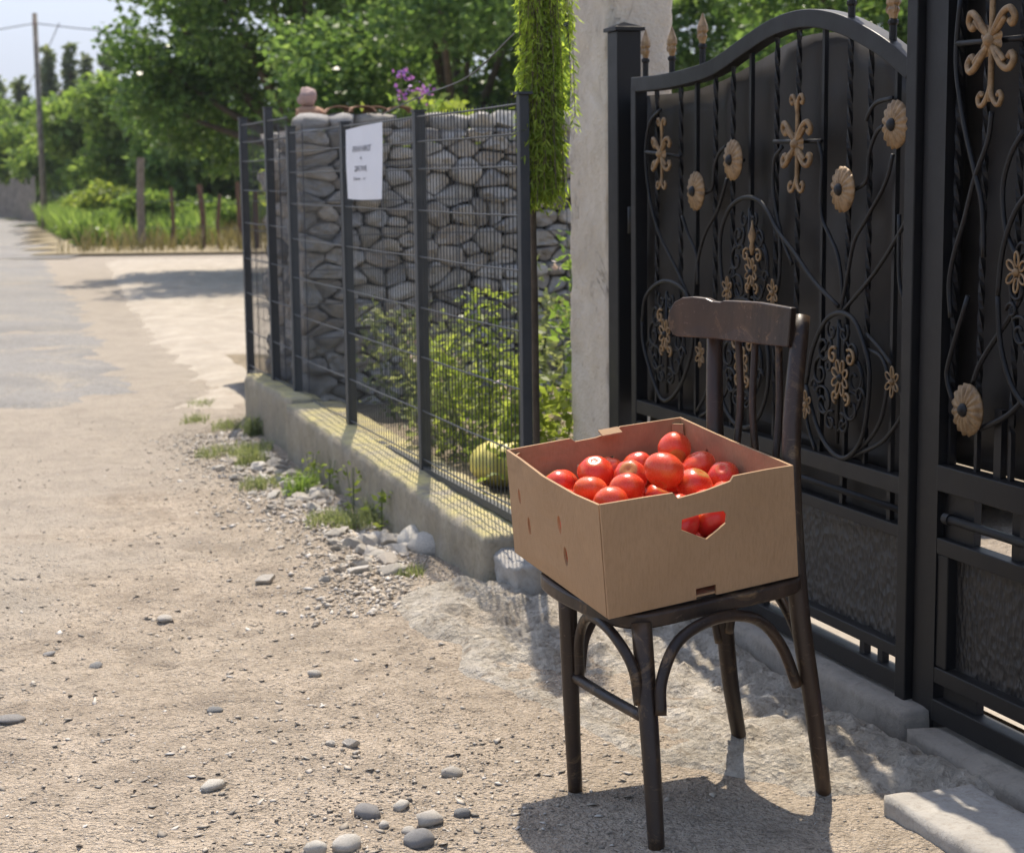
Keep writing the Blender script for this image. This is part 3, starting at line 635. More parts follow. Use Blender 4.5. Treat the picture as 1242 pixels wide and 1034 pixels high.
# notice
pw, ph = .605, .315
def pmap(u, v, w):
    c = .012*math.sin(u*5)+.008*math.sin(v*9+u*3); top = .012*(1-u/pw)*0
    return W(7.685-u, FT-.035-c*.6-w-.0*v, 1.306+v+.006*u)
out = [(0, 0), (pw*.5, -.004), (pw, 0), (pw+.006, ph*.5), (pw, ph), (pw*.5, ph-.004), (.0, ph-.012), (.002, ph*.5)]
nb = panel(out, [], pmap, .0012, .05); pap = nb.build('notice', 'paper', None); tag(pap, 'white sheet of paper with four printed lines tied to the mesh fence', 'notice')
pap.data.polygons.foreach_set('use_smooth', [False]*len(pap.data.polygons))
def lettering(txt, cu, cv, width, height):
    c = bpy.data.curves.new('txt', 'FONT'); c.body = txt; c.size = 1; c.align_x = 'CENTER'; c.align_y = 'CENTER'; c.resolution_u = 2
    o = bpy.data.objects.new('txt', c); COL.objects.link(o); bpy.context.view_layer.update()
    me = bpy.data.meshes.new_from_object(o.evaluated_get(bpy.context.evaluated_depsgraph_get())); bpy.data.objects.remove(o)
    xs = [v.co.x for v in me.vertices]; ys = [v.co.y for v in me.vertices]; w0 = max(xs)-min(xs); h0 = max(ys)-min(ys); mx = (max(xs)+min(xs))/2; my = (max(ys)+min(ys))/2
    for v in me.vertices: v.co = pmap(cu+(v.co.x-mx)/w0*width, cv+(v.co.y-my)/h0*height, .0035)
    o = link_mesh('lettering', me, 'ink', pap); return o
lettering('ИВАНИ НИКОГ', .30, .215, .31, .026); lettering('+', .30, .175, .03, .016); lettering('ДРЕЛМЕ', .29, .128, .215, .026); lettering('Домо - оф', .28, .086, .24, .016)
# ------------------------------------------------------------------ pillar, curbs, slab
pil = rough_block('concrete_pillar', 5.70, 6.09, 2.33, 2.575, -.05, 2.16, 'pillar_concrete', None, (18, 12, 100), .011, 0, 21, .012)
tag(pil, 'pale weathered concrete pillar carrying the gate', 'pillar')
c1 = rough_block('gate_curb', 3.60, 5.69, 2.25, 2.44, -.05, .085, 'curb_concrete', None, (70, 5, 5), .006, 0, 31, .006); tag(c1, 'narrow concrete curb under the arched gate leaf', 'curb')
c2 = rough_block('gate_curb', 1.2, 3.575, 2.235, 2.46, -.05, .056, 'curb_concrete', None, (80, 5, 5), .006, 0, 41, .006); tag(c2, 'lower concrete curb under the straight gate leaf beside the slab', 'curb')
sb = rough_block('concrete_slab', 1.6, 3.21, 1.955, 2.175, -.04, .052, 'slab_concrete', None, (90, 14, 5), .005, 0, 51, .004); tag(sb, 'white concrete slab lying in front of the gate', 'slab')
e1 = rough_block('concrete_lump', 5.18, 5.44, 1.80, 2.24, -.05, .17, 'slab_concrete', None, (10, 14, 9), .03, 0, 61, .03); tag(e1, 'broken pale concrete lump at the end of the low wall', 'concrete')
# ------------------------------------------------------------------ iron gate
GT = 2.33
def gv(s, z, t=GT): return W(s, t, z)
ARCH = [(5.45, 1.693), (5.25, 1.690), (5.05, 1.695), (4.84, 1.712), (4.65, 1.756), (4.50, 1.790), (4.37, 1.806), (4.24, 1.805), (4.105, 1.783), (3.98, 1.746), (3.86, 1.70), (3.74, 1.64)]
def arch_z(s):
    for (a, za), (b, zb) in zip(ARCH[:-1], ARCH[1:]):
        if b <= s <= a: return za+(zb-za)*(a-s)/(a-b)
    return ARCH[0][1] if s > ARCH[0][0] else ARCH[-1][1]
def box_rail(mb, pts, hz, ht):        # square section following a line in the gate's plane
    P = catmull([Vector((s, z, 0)) for s, z in pts], 6) if len(pts) > 2 else [Vector((s, z, 0)) for s, z in pts]
    vs = []; fs = []
    for i, p in enumerate(P):
        a = P[max(0, i-1)]; b = P[min(len(P)-1, i+1)]; d = (b-a).normalized(); nn = Vector((-d.y, d.x, 0))
        for (k, q) in ((-1, -1), (1, -1), (1, 1), (-1, 1)):
            r = p+nn*hz*k; vs.append(gv(r.x, r.y, GT+ht*q))
    for i in range(len(P)-1):
        for k in range(4): fs.append((i*4+k, i*4+(k+1) % 4, i*4+4+(k+1) % 4, i*4+4+k))
    fs += [(3, 2, 1, 0), tuple(range(len(vs)-4, len(vs)))]
    return mb.add(vs, fs)
def twisted(s, z0, z1, r=.0075):      # square bar with a twist in it
    vs = []; fs = []; n = max(8, int((z1-z0)/.018))
    for i in range(n+1):
        z = z0+(z1-z0)*i/n; f = i/n; tw = sst(.08, .14, f)-sst(.86, .92, f)*0; an = math.pi/4+tw*(f*(z1-z0))*26*(1 if .1 < f < .9 else 1)
        rr = r*1.08
        for k in range(4):
            a = an+k*math.pi/2; vs.append(gv(s+math.cos(a)*rr, z, GT+.005+math.sin(a)*rr))
    for i in range(n):
        for k in range(4): fs.append((i*4+k, i*4+(k+1) % 4, i*4+4+(k+1) % 4, i*4+4+k))
    fs += [(3, 2, 1, 0), tuple(range(n*4, n*4+4))]
    return MB().add(vs, fs)
def plainbar(s, z0, z1, r=.0062): return MB().stz(s-r, s+r, GT-r+.004, GT+r+.004, z0, z1)
def scroll(pts, t, r=.0062): return MB().tube(catmull([gv(s, z, t) for s, z in pts], 5), r, 7, squash=(N, .8))
def spiral(cs, cz, r, turns, a0, sgn, t, rad=.005):
    n = int(16*turns); P = []
    for i in range(n+1):
        f = i/n; rr = r*(1-.8*f); a = a0+sgn*2*math.pi*turns*f; P.append(gv(cs+rr*math.cos(a), cz+rr*math.sin(a), t))
    return P
def daisy(o_s, o_z, rad, parent, t=2.300):
    mb = MB(); n = 72; vs = [gv(o_s, o_z, t-.004)]; prof = [.22, .5, .8, 1.0]; pet = 16
    for r in prof:
        for k in range(n):
            a = 2*math.pi*k/n; rip = abs(math.sin(a*pet/2)); rr = rad*r*(1 if r < 1 else .93+.09*rip); h = -.010+.012*(r-.35)**2*2+.0045*(1-rip)*min(1, r*1.4)
            vs.append(gv(o_s+rr*math.cos(a), o_z+rr*math.sin(a), t+h))
    m = len(vs)
    for r in (1.0, .5):
        for k in range(n): a = 2*math.pi*k/n; vs.append(gv(o_s+rad*.97*r*math.cos(a), o_z+rad*.97*r*math.sin(a), t+.006))
    fs = [(0, 1+k, 1+(k+1) % n) for k in range(n)]
    rings = [1+i*n for i in range(4)]+[m, m+n]
    for a, b in zip(rings[:-1], rings[1:]):
        for k in range(n): fs.append((a+k, b+k, b+(k+1) % n, a+(k+1) % n))
    o = mb.add(vs, fs).build('rosette', 'bronze_paint', parent, smooth=True)
    MB().lathe(gv(o_s, o_z, t-.006), [(.017, 0), (.016, .006), (.011, .012), (.004, .0145)], -N, 14).build('boss', 'black_iron', o, smooth=True, root=parent)
    MB().tube([gv(o_s, o_z, t+.004), gv(o_s, o_z, GT+.01)], .006, 8).build('pin', 'black_iron', o, root=parent)
    return o
def ornament(cs, cz, h, parent, t=2.300):
    """upright bronze cross piece: bead rosette, four curled petals, double curls at both ends"""
    mb = MB(); k = h/.27
    def c2(pts, r): mb.tube(catmull([gv(cs-x*k, cz+z*k, t+d) for x, z, d in pts], 5), r, 7)
    for sx in (-1, 1):
        for sz in (-1, 1):
            c2([(0, 0, 0), (sx*.018, sz*.022, -.006), (sx*.045, sz*.05, -.008), (sx*.066, sz*.058, -.006), (sx*.078, sz*.042, -.002), (sx*.068, sz*.028, 0), (sx*.058, sz*.036, 0)], [.008*k, .0095*k]+[.0085*k]*20+[.006*k]*20 if False else .0075*k)
            c2([(sx*.012, sz*.012, -.004), (sx*.036, sz*.028, -.006), (sx*.052, sz*.042, -.006)], .006*k)
        for sz in (-1, 1):
            c2([(0, sz*.085, 0), (sx*.006, sz*.105, -.002), (sx*.020, sz*.124, -.003), (sx*.034, sz*.126, -.003), (sx*.040, sz*.112, -.002), (sx*.032, sz*.102, -.001), (sx*.025, sz*.109, 0)] if sz < 0 else
               [(0, .080, 0), (sx*.005, .105, -.002), (sx*.014, .124, -.003), (sx*.026, .130, -.003), (sx*.034, .119, -.002), (sx*.028, .108, -.001), (sx*.021, .114, 0)], .0056*k)
    c2([(0, -.12, 0), (0, -.06, 0), (0, 0, 0), (0, .06, 0), (0, .12, 0)], .0065*k)
    o = mb.build('ornament', 'bronze_paint', parent, smooth=True)
    pm = MB(); n = 48; rings = (.010, .022, .033, .037)
    for i, r in enumerate(rings):
        for q in range(n):
            a = 2*math.pi*q/n; rip = abs(math.sin(a*5)); rr = r*k*(1 if i < 2 else .80+.24*rip); pm.v.append(gv(cs+rr*math.cos(a), cz+rr*math.sin(a), t-.011+.010*(r/.037)**2+.003*(1-rip)))
    for i in range(3):
        for q in range(n): pm.f.append((i*n+q, i*n+n+q, i*n+n+(q+1) % n, i*n+(q+1) % n))
    pm.build('petals', 'bronze_paint', o, smooth=True, root=parent)
    m2 = MB().lathe(gv(cs, cz, t-.006), [(.016*k, 0), (.015*k, .004), (.011*k, .008), (.010*k, .011), (.003*k, .015)], -N, 16); m2.build('boss', 'bronze_paint', o, smooth=True, root=parent)
    return o
def flower(cs, cz, rad, parent, t=2.300, n=8, big=False):
    mb = MB()
    for i in range(n):
        a = 2*math.pi*(i+.5)/n; d = Vector((math.cos(a), math.sin(a))); e = Vector((-d.y, d.x)); P = []
        for f in np.linspace(0, 2*math.pi, 11)[:-1]:
            r = rad*(.62-.36*math.cos(f)); w = rad*.20*math.sin(f); q = d*r+e*w; P.append(gv(cs+q.x, cz+q.y*1.15, t-.004*math.sin(f/2)))
        mb.tube(P, rad*.075, 6, closed=True)
    if big:
        for sx in (-1, 1):
            mb.tube(spiral(cs+sx*rad*1.0, cz+rad*1.25, rad*.55, 1.2, math.pi/2+sx*.6, -sx, t), rad*.10, 6)
            mb.tube(spiral(cs+sx*rad*.62, cz-rad*1.15, rad*.42, 1.1, -math.pi/2, sx, t), rad*.10, 6)
    o = mb.build('flower', 'bronze_paint', parent, smooth=True)
    MB().lathe(gv(cs, cz, t), [(rad*.26, 0), (rad*.24, .006), (rad*.12, .012)], -N, 12).build('boss', 'black_iron' if big else 'bronze_paint', o, smooth=True, root=parent)
    return o
def filigree(cs, cz, rx, rz, parent, t=2.312):
    mb = MB(); rr = random.Random(int(cs*100))
    for sx in (-1, 1):
        for (x, z, r, a, tn, d) in [(.50, .52, .26, 2.4, 1.3, 1), (.62, .10, .26, 1.8, 1.2, -1), (.52, -.38, .28, .8, 1.3, 1), (.22, -.66, .18, 2.0, 1.2, -1), (.22, .80, .16, 1.0, 1.1, -1), (.80, -.15, .15, 0, 1.1, 1), (.34, .24, .16, .4, 1.0, 1)]:
            mb.tube(spiral(cs+sx*x*rx, cz+z*rz, r*rx*1.15, tn, (a if sx > 0 else math.pi-a), d*sx, t-.003), .0042, 6)
        mb.tube(catmull([gv(cs, cz+rz*.95, t), gv(cs+sx*rx*.35, cz+rz*.62, t), gv(cs+sx*rx*.85, cz+rz*.2, t), gv(cs+sx*rx*.7, cz-rz*.35, t), gv(cs, cz-rz*.8, t)], 6), .0045, 6)
    mb.tube([gv(cs, cz-rz, t), gv(cs, cz+rz, t)], .0055, 6)
    return mb.build('scrollwork', 'black_iron', parent, smooth=True)
def spear(s, z, parent):
    b = MB().lathe(gv(s, z-.02), [(.010, 0), (.010, .05), (.014, .055), (.014, .062), (.009, .067)], Z, 10).build('finial_stem', 'black_iron', parent)
    mb = MB(); prof = [(0, .008), (.010, .010), (.022, .014), (.030, .011), (.038, .016), (.052, .015), (.075, .007), (.092, .001)]
    vs = []; fs = []
    for h, r in prof:
        for k in range(8): a = k*math.pi/4; vs.append(gv(s+math.cos(a)*r*1.7, z+.046+h, GT+math.sin(a)*r*.9))
    for i in range(len(prof)-1):
        for k in range(8): fs.append((i*8+k, i*8+(k+1) % 8, i*8+8+(k+1) % 8, i*8+8+k))
    fs += [tuple(range(8))[::-1], tuple(range(len(vs)-8, len(vs)))]; mb.add(vs, fs)
    for sx in (-1, 1): mb.tube(spiral(s+sx*.012, z+.068, .010, 1, math.pi/2, -sx, GT-.006), .0035, 6)
    mb.build('finial', 'bronze_paint', b, root=parent)
def gate_panel(parent, s0, s1, z0, z1):
    """embossed lower panel in its moulded frame"""
    def fn(u, v, w): return gv(s0+u, z0+v, GT+.012+w+.003*math.sin(u*7)*math.sin(v*9))
    panel([(0, 0), (s1-s0, 0), (s1-s0, z1-z0), (0, z1-z0)], [], fn, .003, .06).build('embossed_panel', 'embossed_sheet', parent)
# --- arched leaf
g1 = empty('iron_gate', W(4.6, GT, .08), 'arched black iron gate leaf with bronze rosettes hung on the pillar', 'gate')
box_rail(MB(), ARCH, .024, .022).build('arched_rail', 'black_iron', g1, bevel=.003)
MB().stz(5.412, 5.452, GT-.022, GT+.022, .085, 1.69).build('stile', 'black_iron', g1, bevel=.003)
MB().stz(3.690, 3.736, GT-.03, GT+.03, .0, 1.96).build('stile', 'black_iron', g1, bevel=.003)
MB().stz(3.736, 5.412, GT-.020, GT+.020, .600, .645).build('middle_rail', 'black_iron', g1, bevel=.003)
MB().tube([gv(3.736, .560, GT-.012), gv(5.412, .566, GT-.012)], .009, 8).build('round_rod', 'black_iron', g1, smooth=True)
for s in (3.82, 4.06, 4.337, 4.6, 4.9, 5.2): MB().stz(s-.008, s+.008, GT-.006, GT+.008, .522, .600).build('stub', 'black_iron', g1)
MB().stz(3.736, 5.412, GT-.018, GT+.018, .490, .522).build('panel_rail', 'black_iron', g1, bevel=.003)
MB().stz(3.736, 5.412, GT-.018, GT+.018, .180, .212).build('panel_rail', 'black_iron', g1, bevel=.003)
gate_panel(g1, 3.738, 5.41, .213, .489)
MB().stz(3.736, 5.412, GT-.022, GT+.022, .095, .146).build('bottom_rail', 'black_iron', g1, bevel=.003)
for s in (3.84, 3.93, 4.5, 5.1): MB().stz(s-.012, s+.012, GT-.010, GT+.010, .146, .180).build('stub', 'black_iron', g1)
for i, (s, _) in enumerate(BARS):
    if i % 3 != 2: twisted(s, .645, arch_z(s)-.02).build('bar', 'black_iron', g1)
    else: plainbar(s, .645, arch_z(s)-.02).build('bar', 'black_iron', g1)
for k, v in GATE_CURVES.items():
    if k[0] == 'l': scroll(v, 2.317 if k not in ('l16', 'l20', 'l6') else 2.309, .0062 if k not in ('l16', 'l20', 'l6') else .0072).build('scroll', 'black_iron', g1, smooth=True)
OV4 = [(4.62+.17*math.cos(a), .845+.19*math.sin(a)) for a in np.linspace(0, 2*math.pi, 15)]
scroll(OV4, 2.309, .0072).build('scroll', 'black_iron', g1, smooth=True)
for (s, z) in DISCS: daisy(s, z, .060, g1)
for (s, z) in ORN: ornament(s, z, .27 if s < 5 else .23, g1)
filigree(4.06, .85, .145, .165, g1); filigree(5.165, .86, .155, .165, g1); filigree(4.58, 1.13, .13, .17, g1); filigree(4.62, .845, .14, .165, g1)
for i, (s, z) in enumerate(FLOWERS):
    if i < 2: flower(s, z, .044, g1, big=True)
    elif i == 2: flower(s, z, .038, g1, big=True)
    elif i == 8: flower(4.60, .85, .044, g1, big=True)
    else: flower(s, z, .034, g1, n=6)
mb = MB().lathe(gv(4.545, 1.165, 2.302), [(.004, 0), (.010, .02), (.006, .035), (.013, .055), (.005, .08), (.002, .10)], Z, 8); mb.build('flower_tip', 'bronze_paint', g1, smooth=True)
for (s, z) in SPEARS: spear(s, z, g1)
SHEET = [(0, 0)]
def sh1(u, v, w): return gv(3.738+u, .605+v, GT+.038+w+.004+.013*math.sin(u*9+1)*math.sin(v*4+u*3)+.007*math.sin(v*15+u*6)*math.sin(u*5))
top = [(s-3.738, arch_z(s)-.605-.034) for s in np.linspace(5.566, 3.745, 32)]
panel([(0.002, 0), (1.829, 0)]+top, [], sh1, .0015, .07).build('sheet', 'gate_sheet', g1, smooth=True)
MB().stz(3.74, 5.41, GT+.030, GT+.033, .515, .604).build('sheet', 'gate_sheet', g1)
# --- straight leaf beyond the meeting stiles
g2 = empty('iron_gate', W(2.6, GT, .08), 'straight black iron gate leaf with open gap above its lower panel', 'gate')
MB().stz(3.585, 3.682, GT-.012, GT+.036, .02, 1.99).build('stile', 'black_iron', g2, bevel=.003)
MB().stz(3.575, 3.584, GT-.020, GT+.03, .085, 1.98).build('stop_bar', 'black_iron', g2)
MB().stz(2.0, 3.575, GT-.024, GT+.024, .640, .703).build('middle_rail', 'black_iron', g2, bevel=.003)
MB().tube([gv(2.0, .575, GT-.016), gv(3.53, .577, GT-.016)], .011, 10).build('round_rod', 'black_iron', g2, smooth=True)
MB().lathe(gv(3.545, .577, GT-.016), [(.014, 0), (.014, .022)], -U, 10).build('rod_collar', 'black_iron', g2)
MB().stz(2.0, 3.575, GT-.020, GT+.020, .485, .525).build('panel_rail', 'black_iron', g2, bevel=.003)
MB().stz(2.0, 3.575, GT-.020, GT+.020, .165, .205).build('panel_rail', 'black_iron', g2, bevel=.003)
MB().stz(3.53, 3.575, GT-.016, GT+.016, .206, .484).build('panel_stile', 'black_iron', g2, bevel=.003)
gate_panel(g2, 2.0, 3.53, .206, .484)
MB().stz(2.0, 3.575, GT-.024, GT+.024, .070, .125).build('bottom_rail', 'black_iron', g2, bevel=.003)
MB().stz(3.45, 3.575, GT+.000, GT+.02, .525, .64).build('plate', 'black_iron', g2); MB().stz(3.27, 3.30, GT+.000, GT+.02, .525, .64).build('plate', 'black_iron', g2)
MB().stz(3.42, 3.56, GT+.000, GT+.02, .125, .165).build('plate', 'black_iron', g2)
for s in [RBARS[0][0], RBARS[1][0], RBARS[2][0], 3.17, 3.02, 2.87, 2.72, 2.57, 2.42, 2.27, 2.12]: twisted(s, .703, 1.94).build('bar', 'black_iron', g2)
for s in (3.36, 3.22): MB().stz(s-.014, s+.014, GT-.004, GT+.012, .703, .86).build('flat_bar', 'black_iron', g2)
for k, v in GATE_CURVES.items():
    if k[0] == 'r': scroll(v, 2.315, .0070).build('scroll', 'black_iron', g2, smooth=True)
for (s, z) in R_DISCS: daisy(s, z, .062, g2)
for (s, z) in R_ORN: ornament(s, z, .30, g2)
for (s, z) in R_FLOWERS: flower(s, z, .040, g2, n=6)
scroll([(3.20+.15*math.cos(a), 1.12+.24*math.sin(a)) for a in np.linspace(0, 2*math.pi, 15)], 2.309, .007).build('scroll', 'black_iron', g2, smooth=True)
filigree(3.20, 1.12, .12, .2, g2)
MB().stz(2.0, 3.575, GT-.024, GT+.024, 1.94, 1.99).build('top_rail', 'black_iron', g2, bevel=.003)
def sh2(u, v, w): return gv(2.0+u, .70+v, GT+.050+w+.012*math.sin(u*8+2)*math.sin(v*4+u*3)+.006*math.sin(v*15+u*6))
panel([(0, 0), (1.66, 0), (1.66, 1.24), (0, 1.24)], [], sh2, .0015, .08).build('sheet', 'gate_sheet', g2, smooth=True)
# --- hanging post
gp = empty('gate_post', W(5.57, GT+.05, .08), 'square black iron gate post with pyramid cap against the pillar', 'gate post')
MB().stz(5.575, 5.665, GT-.018, GT+.07, .08, 1.88).build('shaft', 'black_iron', gp, bevel=.004)
mb = MB(); a, b, c, d = 5.565, 5.675, GT-.028, GT+.08
mb.add([W(a, c, 1.88), W(b, c, 1.88), W(b, d, 1.88), W(a, d, 1.88), W(a, c, 1.892), W(b, c, 1.892), W(b, d, 1.892), W(a, d, 1.892), W((a+b)/2, (c+d)/2, 1.912)], [(0, 1, 2, 3), (0, 4, 5, 1), (1, 5, 6, 2), (2, 6, 7, 3), (3, 7, 4, 0), (4, 8, 5), (5, 8, 6), (6, 8, 7), (7, 8, 4)]).build('cap', 'black_iron', gp)
for z in (.35, 1.2): MB().lathe(W(5.515, GT+.01, z), [(.016, 0), (.016, .09)], Z, 10).build('hinge', 'black_iron', gp, smooth=True)
# ------------------------------------------------------------------ chair
SN = Vector((BOX_R[0][2], BOX_R[1][2], BOX_R[2][2])); BO = Vector(BOX_O)
def seat_z(x, y, d=0.): return BO.z+d-((x-BO.x)*SN.x+(y-BO.y)*SN.y)/SN.z
ch = empty('bentwood_chair', (.42, 3.83, 0), 'worn dark bentwood chair standing on the dirt before the gate', 'chair')
rim = [(.064, 3.925), (.094, 3.845), (.139, 3.763), (.202, 3.668), (.257, 3.630), (.315, 3.634), (.439, 3.684), (.594, 3.745), (.640, 3.80), (.62, 3.90), (.55, 4.06), (.495, 4.135), (.42, 4.15), (.27, 4.09), (.12, 4.00), (.07, 3.965)]
ol = [(p.x, p.y) for p in catmull([Vector((x, y, 0)) for x, y in rim], 4, True)]
def seatpart(name, loop, d0, d1, m=.004, bev=.006):
    n = len(loop); vs = [Vector((x, y, seat_z(x, y, d0))) for x, y in loop]+[Vector((x, y, seat_z(x, y, d1))) for x, y in loop]
    fs = [tuple(range(n))[::-1], tuple(range(n, 2*n))]+[(i, (i+1) % n, n+(i+1) % n, n+i) for i in range(n)]
    return MB().add(vs, fs).build(name, 'dark_wood', ch, bevel=bev)
cx_, cy_ = .36, 3.88
seatpart('seat_rim', ol, -.040, -.006); seatpart('seat', [(cx_+(x-cx_)*.90, cy_+(y-cy_)*.90) for x, y in ol], -.012, -.0015, bev=.002)
def leg(pts, rad, name='leg'): return MB().tube(catmull([Vector(p) for p in pts], 6), rad, 14).build(name, 'dark_wood', ch, smooth=True)
def taper(n, a, b): return [a+(b-a)*i/(n-1) for i in range(n)]
leg([(.136, 3.866, -.012), (.128, 3.862, .2), (.120, 3.862, .47)], taper(13, .0165, .0215))
leg([(.293, 3.502, -.012), (.284, 3.55, .2), (.271, 3.632, .452)], taper(13, .0175, .0225))
leg([(.701, 3.819, -.012), (.672, 3.806, .2), (.634, 3.812, .47), (.622, 3.85, .80), (.656, 3.94, 1.078)], taper(12, .0175, .0225)+taper(13, .0225, .020), 'rear_post')
leg([(.556, 4.143, -.012), (.520, 4.115, .2), (.497, 4.105, .47), (.485, 4.135, .80), (.494, 4.222, 1.06)], taper(12, .0175, .0225)+taper(13, .0225, .019), 'rear_post')
# back board, hollowed, with its worn step in the upper edge
bl, br = Vector((.402, 4.235, 0)), Vector((.648, 3.918, 0)); bd = (br-bl); BLN = bd.length; bd.normalize(); bb = Vector((.79, .61, 0))
def bmap(u, v, w):
    k = (u/BLN-.5)*2; p = bl+bd*u+bb*(-.012+.022*(1-k*k)+w-.02+.05*v); return Vector((p.x, p.y, 1.012+v))
topE = [(BLN, .088), (.28, .094), (.20, .093), (.165, .092), (.155, .088), (.13, .089), (.11, .095), (.07, .097), (.04, .094), (.018, .083), (.004, .060), (.0, .040), (.006, .018), (.016, .004)]
panel([(.03, 0), (.15, .001), (.30, -.002), (BLN-.005, .0)]+topE, [], bmap, .020, .03).build('back_board', 'dark_wood', ch, smooth=False, bevel=.003)
for a, b, wob in [((.538, 4.125, 1.02), (.530, 4.06, .49), .006), ((.572, 4.075, 1.02), (.560, 4.005, .49), -.005), ((.615, 4.0, 1.02), (.600, 3.935, .49), .004)]:
    a, b = Vector(a), Vector(b); leg([a, a.lerp(b, .3)+Vector((wob, 0, 0)), a.lerp(b, .6)-Vector((wob, 0, 0)), b], taper(19, .0085, .0095), 'spindle')
def arch(pts, r=.0125, name='bent_brace'): return MB().tube(catmull([Vector(p) for p in pts], 6), r, 10).build(name, 'dark_wood', ch, smooth=True)
arch([(.306, 3.556, .272), (.310, 3.575, .345), (.350, 3.61, .420), (.436, 3.667, .452), (.530, 3.733, .432), (.592, 3.778, .360), (.632, 3.795, .262)], .0130)
arch([(.262, 3.578, .290), (.248, 3.588, .372), (.205, 3.66, .430), (.165, 3.76, .435), (.146, 3.825, .370), (.146, 3.842, .270)], .0120)
arch([(.150, 3.875, .275), (.165, 3.895, .36), (.23, 3.95, .44), (.33, 4.02, .455), (.42, 4.08, .43), (.475, 4.10, .36), (.494, 4.10, .28)], .0115)
arch([(.655, 3.84, .30), (.635, 3.87, .38), (.60, 3.93, .445), (.56, 4.0, .45), (.525, 4.06, .39), (.515, 4.085, .31)], .0115)
leg([(.131, 3.862, .272), (.195, 3.72, .268), (.276, 3.565, .262)], .0125, 'stretcher')
# ------------------------------------------------------------------ cardboard box
RB = Matrix(BOX_R); BL, BW, BH, TH = .462, .528, .254, .006
def bx(u, v, w): return BO+RB@Vector((u, v, w))
cb = empty('cardboard_box', BO, 'open brown cardboard box full of tomatoes tilted on the chair seat', 'box')
def ell(cu, cv, a, b, n=12, rot=0.): return [(cu+a*math.cos(t)*math.cos(rot)-b*math.sin(t)*math.sin(rot), cv+a*math.cos(t)*math.sin(rot)+b*math.sin(t)*math.cos(rot)) for t in np.linspace(0, 2*math.pi, n+1)[:-1]]
bul = lambda u, L: math.sin(math.pi*max(0, min(1, u/L)))
def rimz(u, L, d): return BH-d*bul(u, L)
# wall with the pointed hand hole, towards the camera
out = [(0, 0), (.209, 0), (.209, .024), (.258, .024), (.258, 0), (BL, 0), (BL, BH), (.40, BH+.003), (.314, BH+.004), (.306, BH-.006), (.24, BH-.016), (.178, BH-.020), (.168, BH-.006), (.10, BH-.003), (0, BH)]
hole = [(.181, .164), (.184, .186), (.235, .190), (.286, .186), (.292, .176), (.289, .158), (.24, .131)]
panel(out, [hole], lambda u, v, w: bx(u, w-.004*bul(u, BL)*bul(v, BH*1.3), v), TH, .04).build('side_panel', 'cardboard', cb)
# wall with four vent slots
out = [(TH+.004, 0), (BW-TH-.001, 0), (BW-TH-.001, BH), (.43, BH+.002), (.28, BH-.004), (.12, BH-.006), (TH+.004, BH-.003)]
panel(out, [ell(.455, .158, .008, .019), ell(.405, .100, .009, .022), ell(.212, .155, .009, .022), ell(.195, .086, .010, .023)], lambda u, v, w: bx(w-.012*bul(u, BW)*(.4+.6*v/BH), u, v), TH, .04).build('end_panel', 'cardboard', cb)
# far wall with its hand hole and cut-down rim
out = [(0, 0), (BL, 0), (BL, BH), (.30, BH+.004), (.292, BH+.002), (.29, BH-.004), (.23, BH-.012), (.178, BH-.012), (.166, BH-.002), (0, BH)]
panel(out, [[(.178, .158), (.178, .185), (.276, .190), (.276, .146), (.23, .140)]], lambda u, v, w: bx(u, BW-TH+w+.006*bul(u, BL)*v/BH, v), TH, .04).build('side_panel', 'cardboard', cb)
out = [(TH+.001, 0), (BW-TH-.001, 0), (BW-TH-.001, BH), (.40, BH-.004), (.25, BH-.006), (.10, BH-.002), (TH+.001, BH)]
panel(out, [ell(.395, .170, .010, .034), ell(.20, .10, .009, .022)], lambda u, v, w: bx(BL-TH+w+.006*bul(u, BW)*v/BH, u, v), TH, .04).build('end_panel', 'cardboard', cb)
MB().box(bx(BL/2, BW/2, .004), RB@Vector((BL/2-TH-.0005, 0, 0)), RB@Vector((0, BW/2-TH-.0005, 0)), RB@Vector((0, 0, .0025))).build('bottom', 'cardboard', cb)
fl = MB().box(bx(.262, BW-.020, BH+.002), RB@Vector((.026, 0, 0)), RB@Vector((0, .013, .004)), RB@Vector((0, 0, .002))); fl.build('handle_flap', 'cardboard', cb)
for (u, v) in ((TH+.012, BW-TH-.012), (BL-TH-.012, BW-TH-.012), (BL-TH-.012, TH+.012), (TH+.012, TH+.012)):   # folded corner tabs
    du = .010 if u < .2 else -.010; dv = .010 if v < .2 else -.010
    MB().add([bx(u-du, v+dv, .008), bx(u+du, v-dv, .008), bx(u+du, v-dv, BH-.010), bx(u-du, v+dv, BH-.010), bx(u-du*.7, v+dv*1.3, .008), bx(u+du*1.3, v-dv*.7, .008), bx(u+du*1.3, v-dv*.7, BH-.010), bx(u-du*.7, v+dv*1.3, BH-.010)],
             [(0, 1, 2, 3), (7, 6, 5, 4), (0, 4, 5, 1), (1, 5, 6, 2), (2, 6, 7, 3), (3, 7, 4, 0)]).build('corner_tab', 'cardboard', cb)
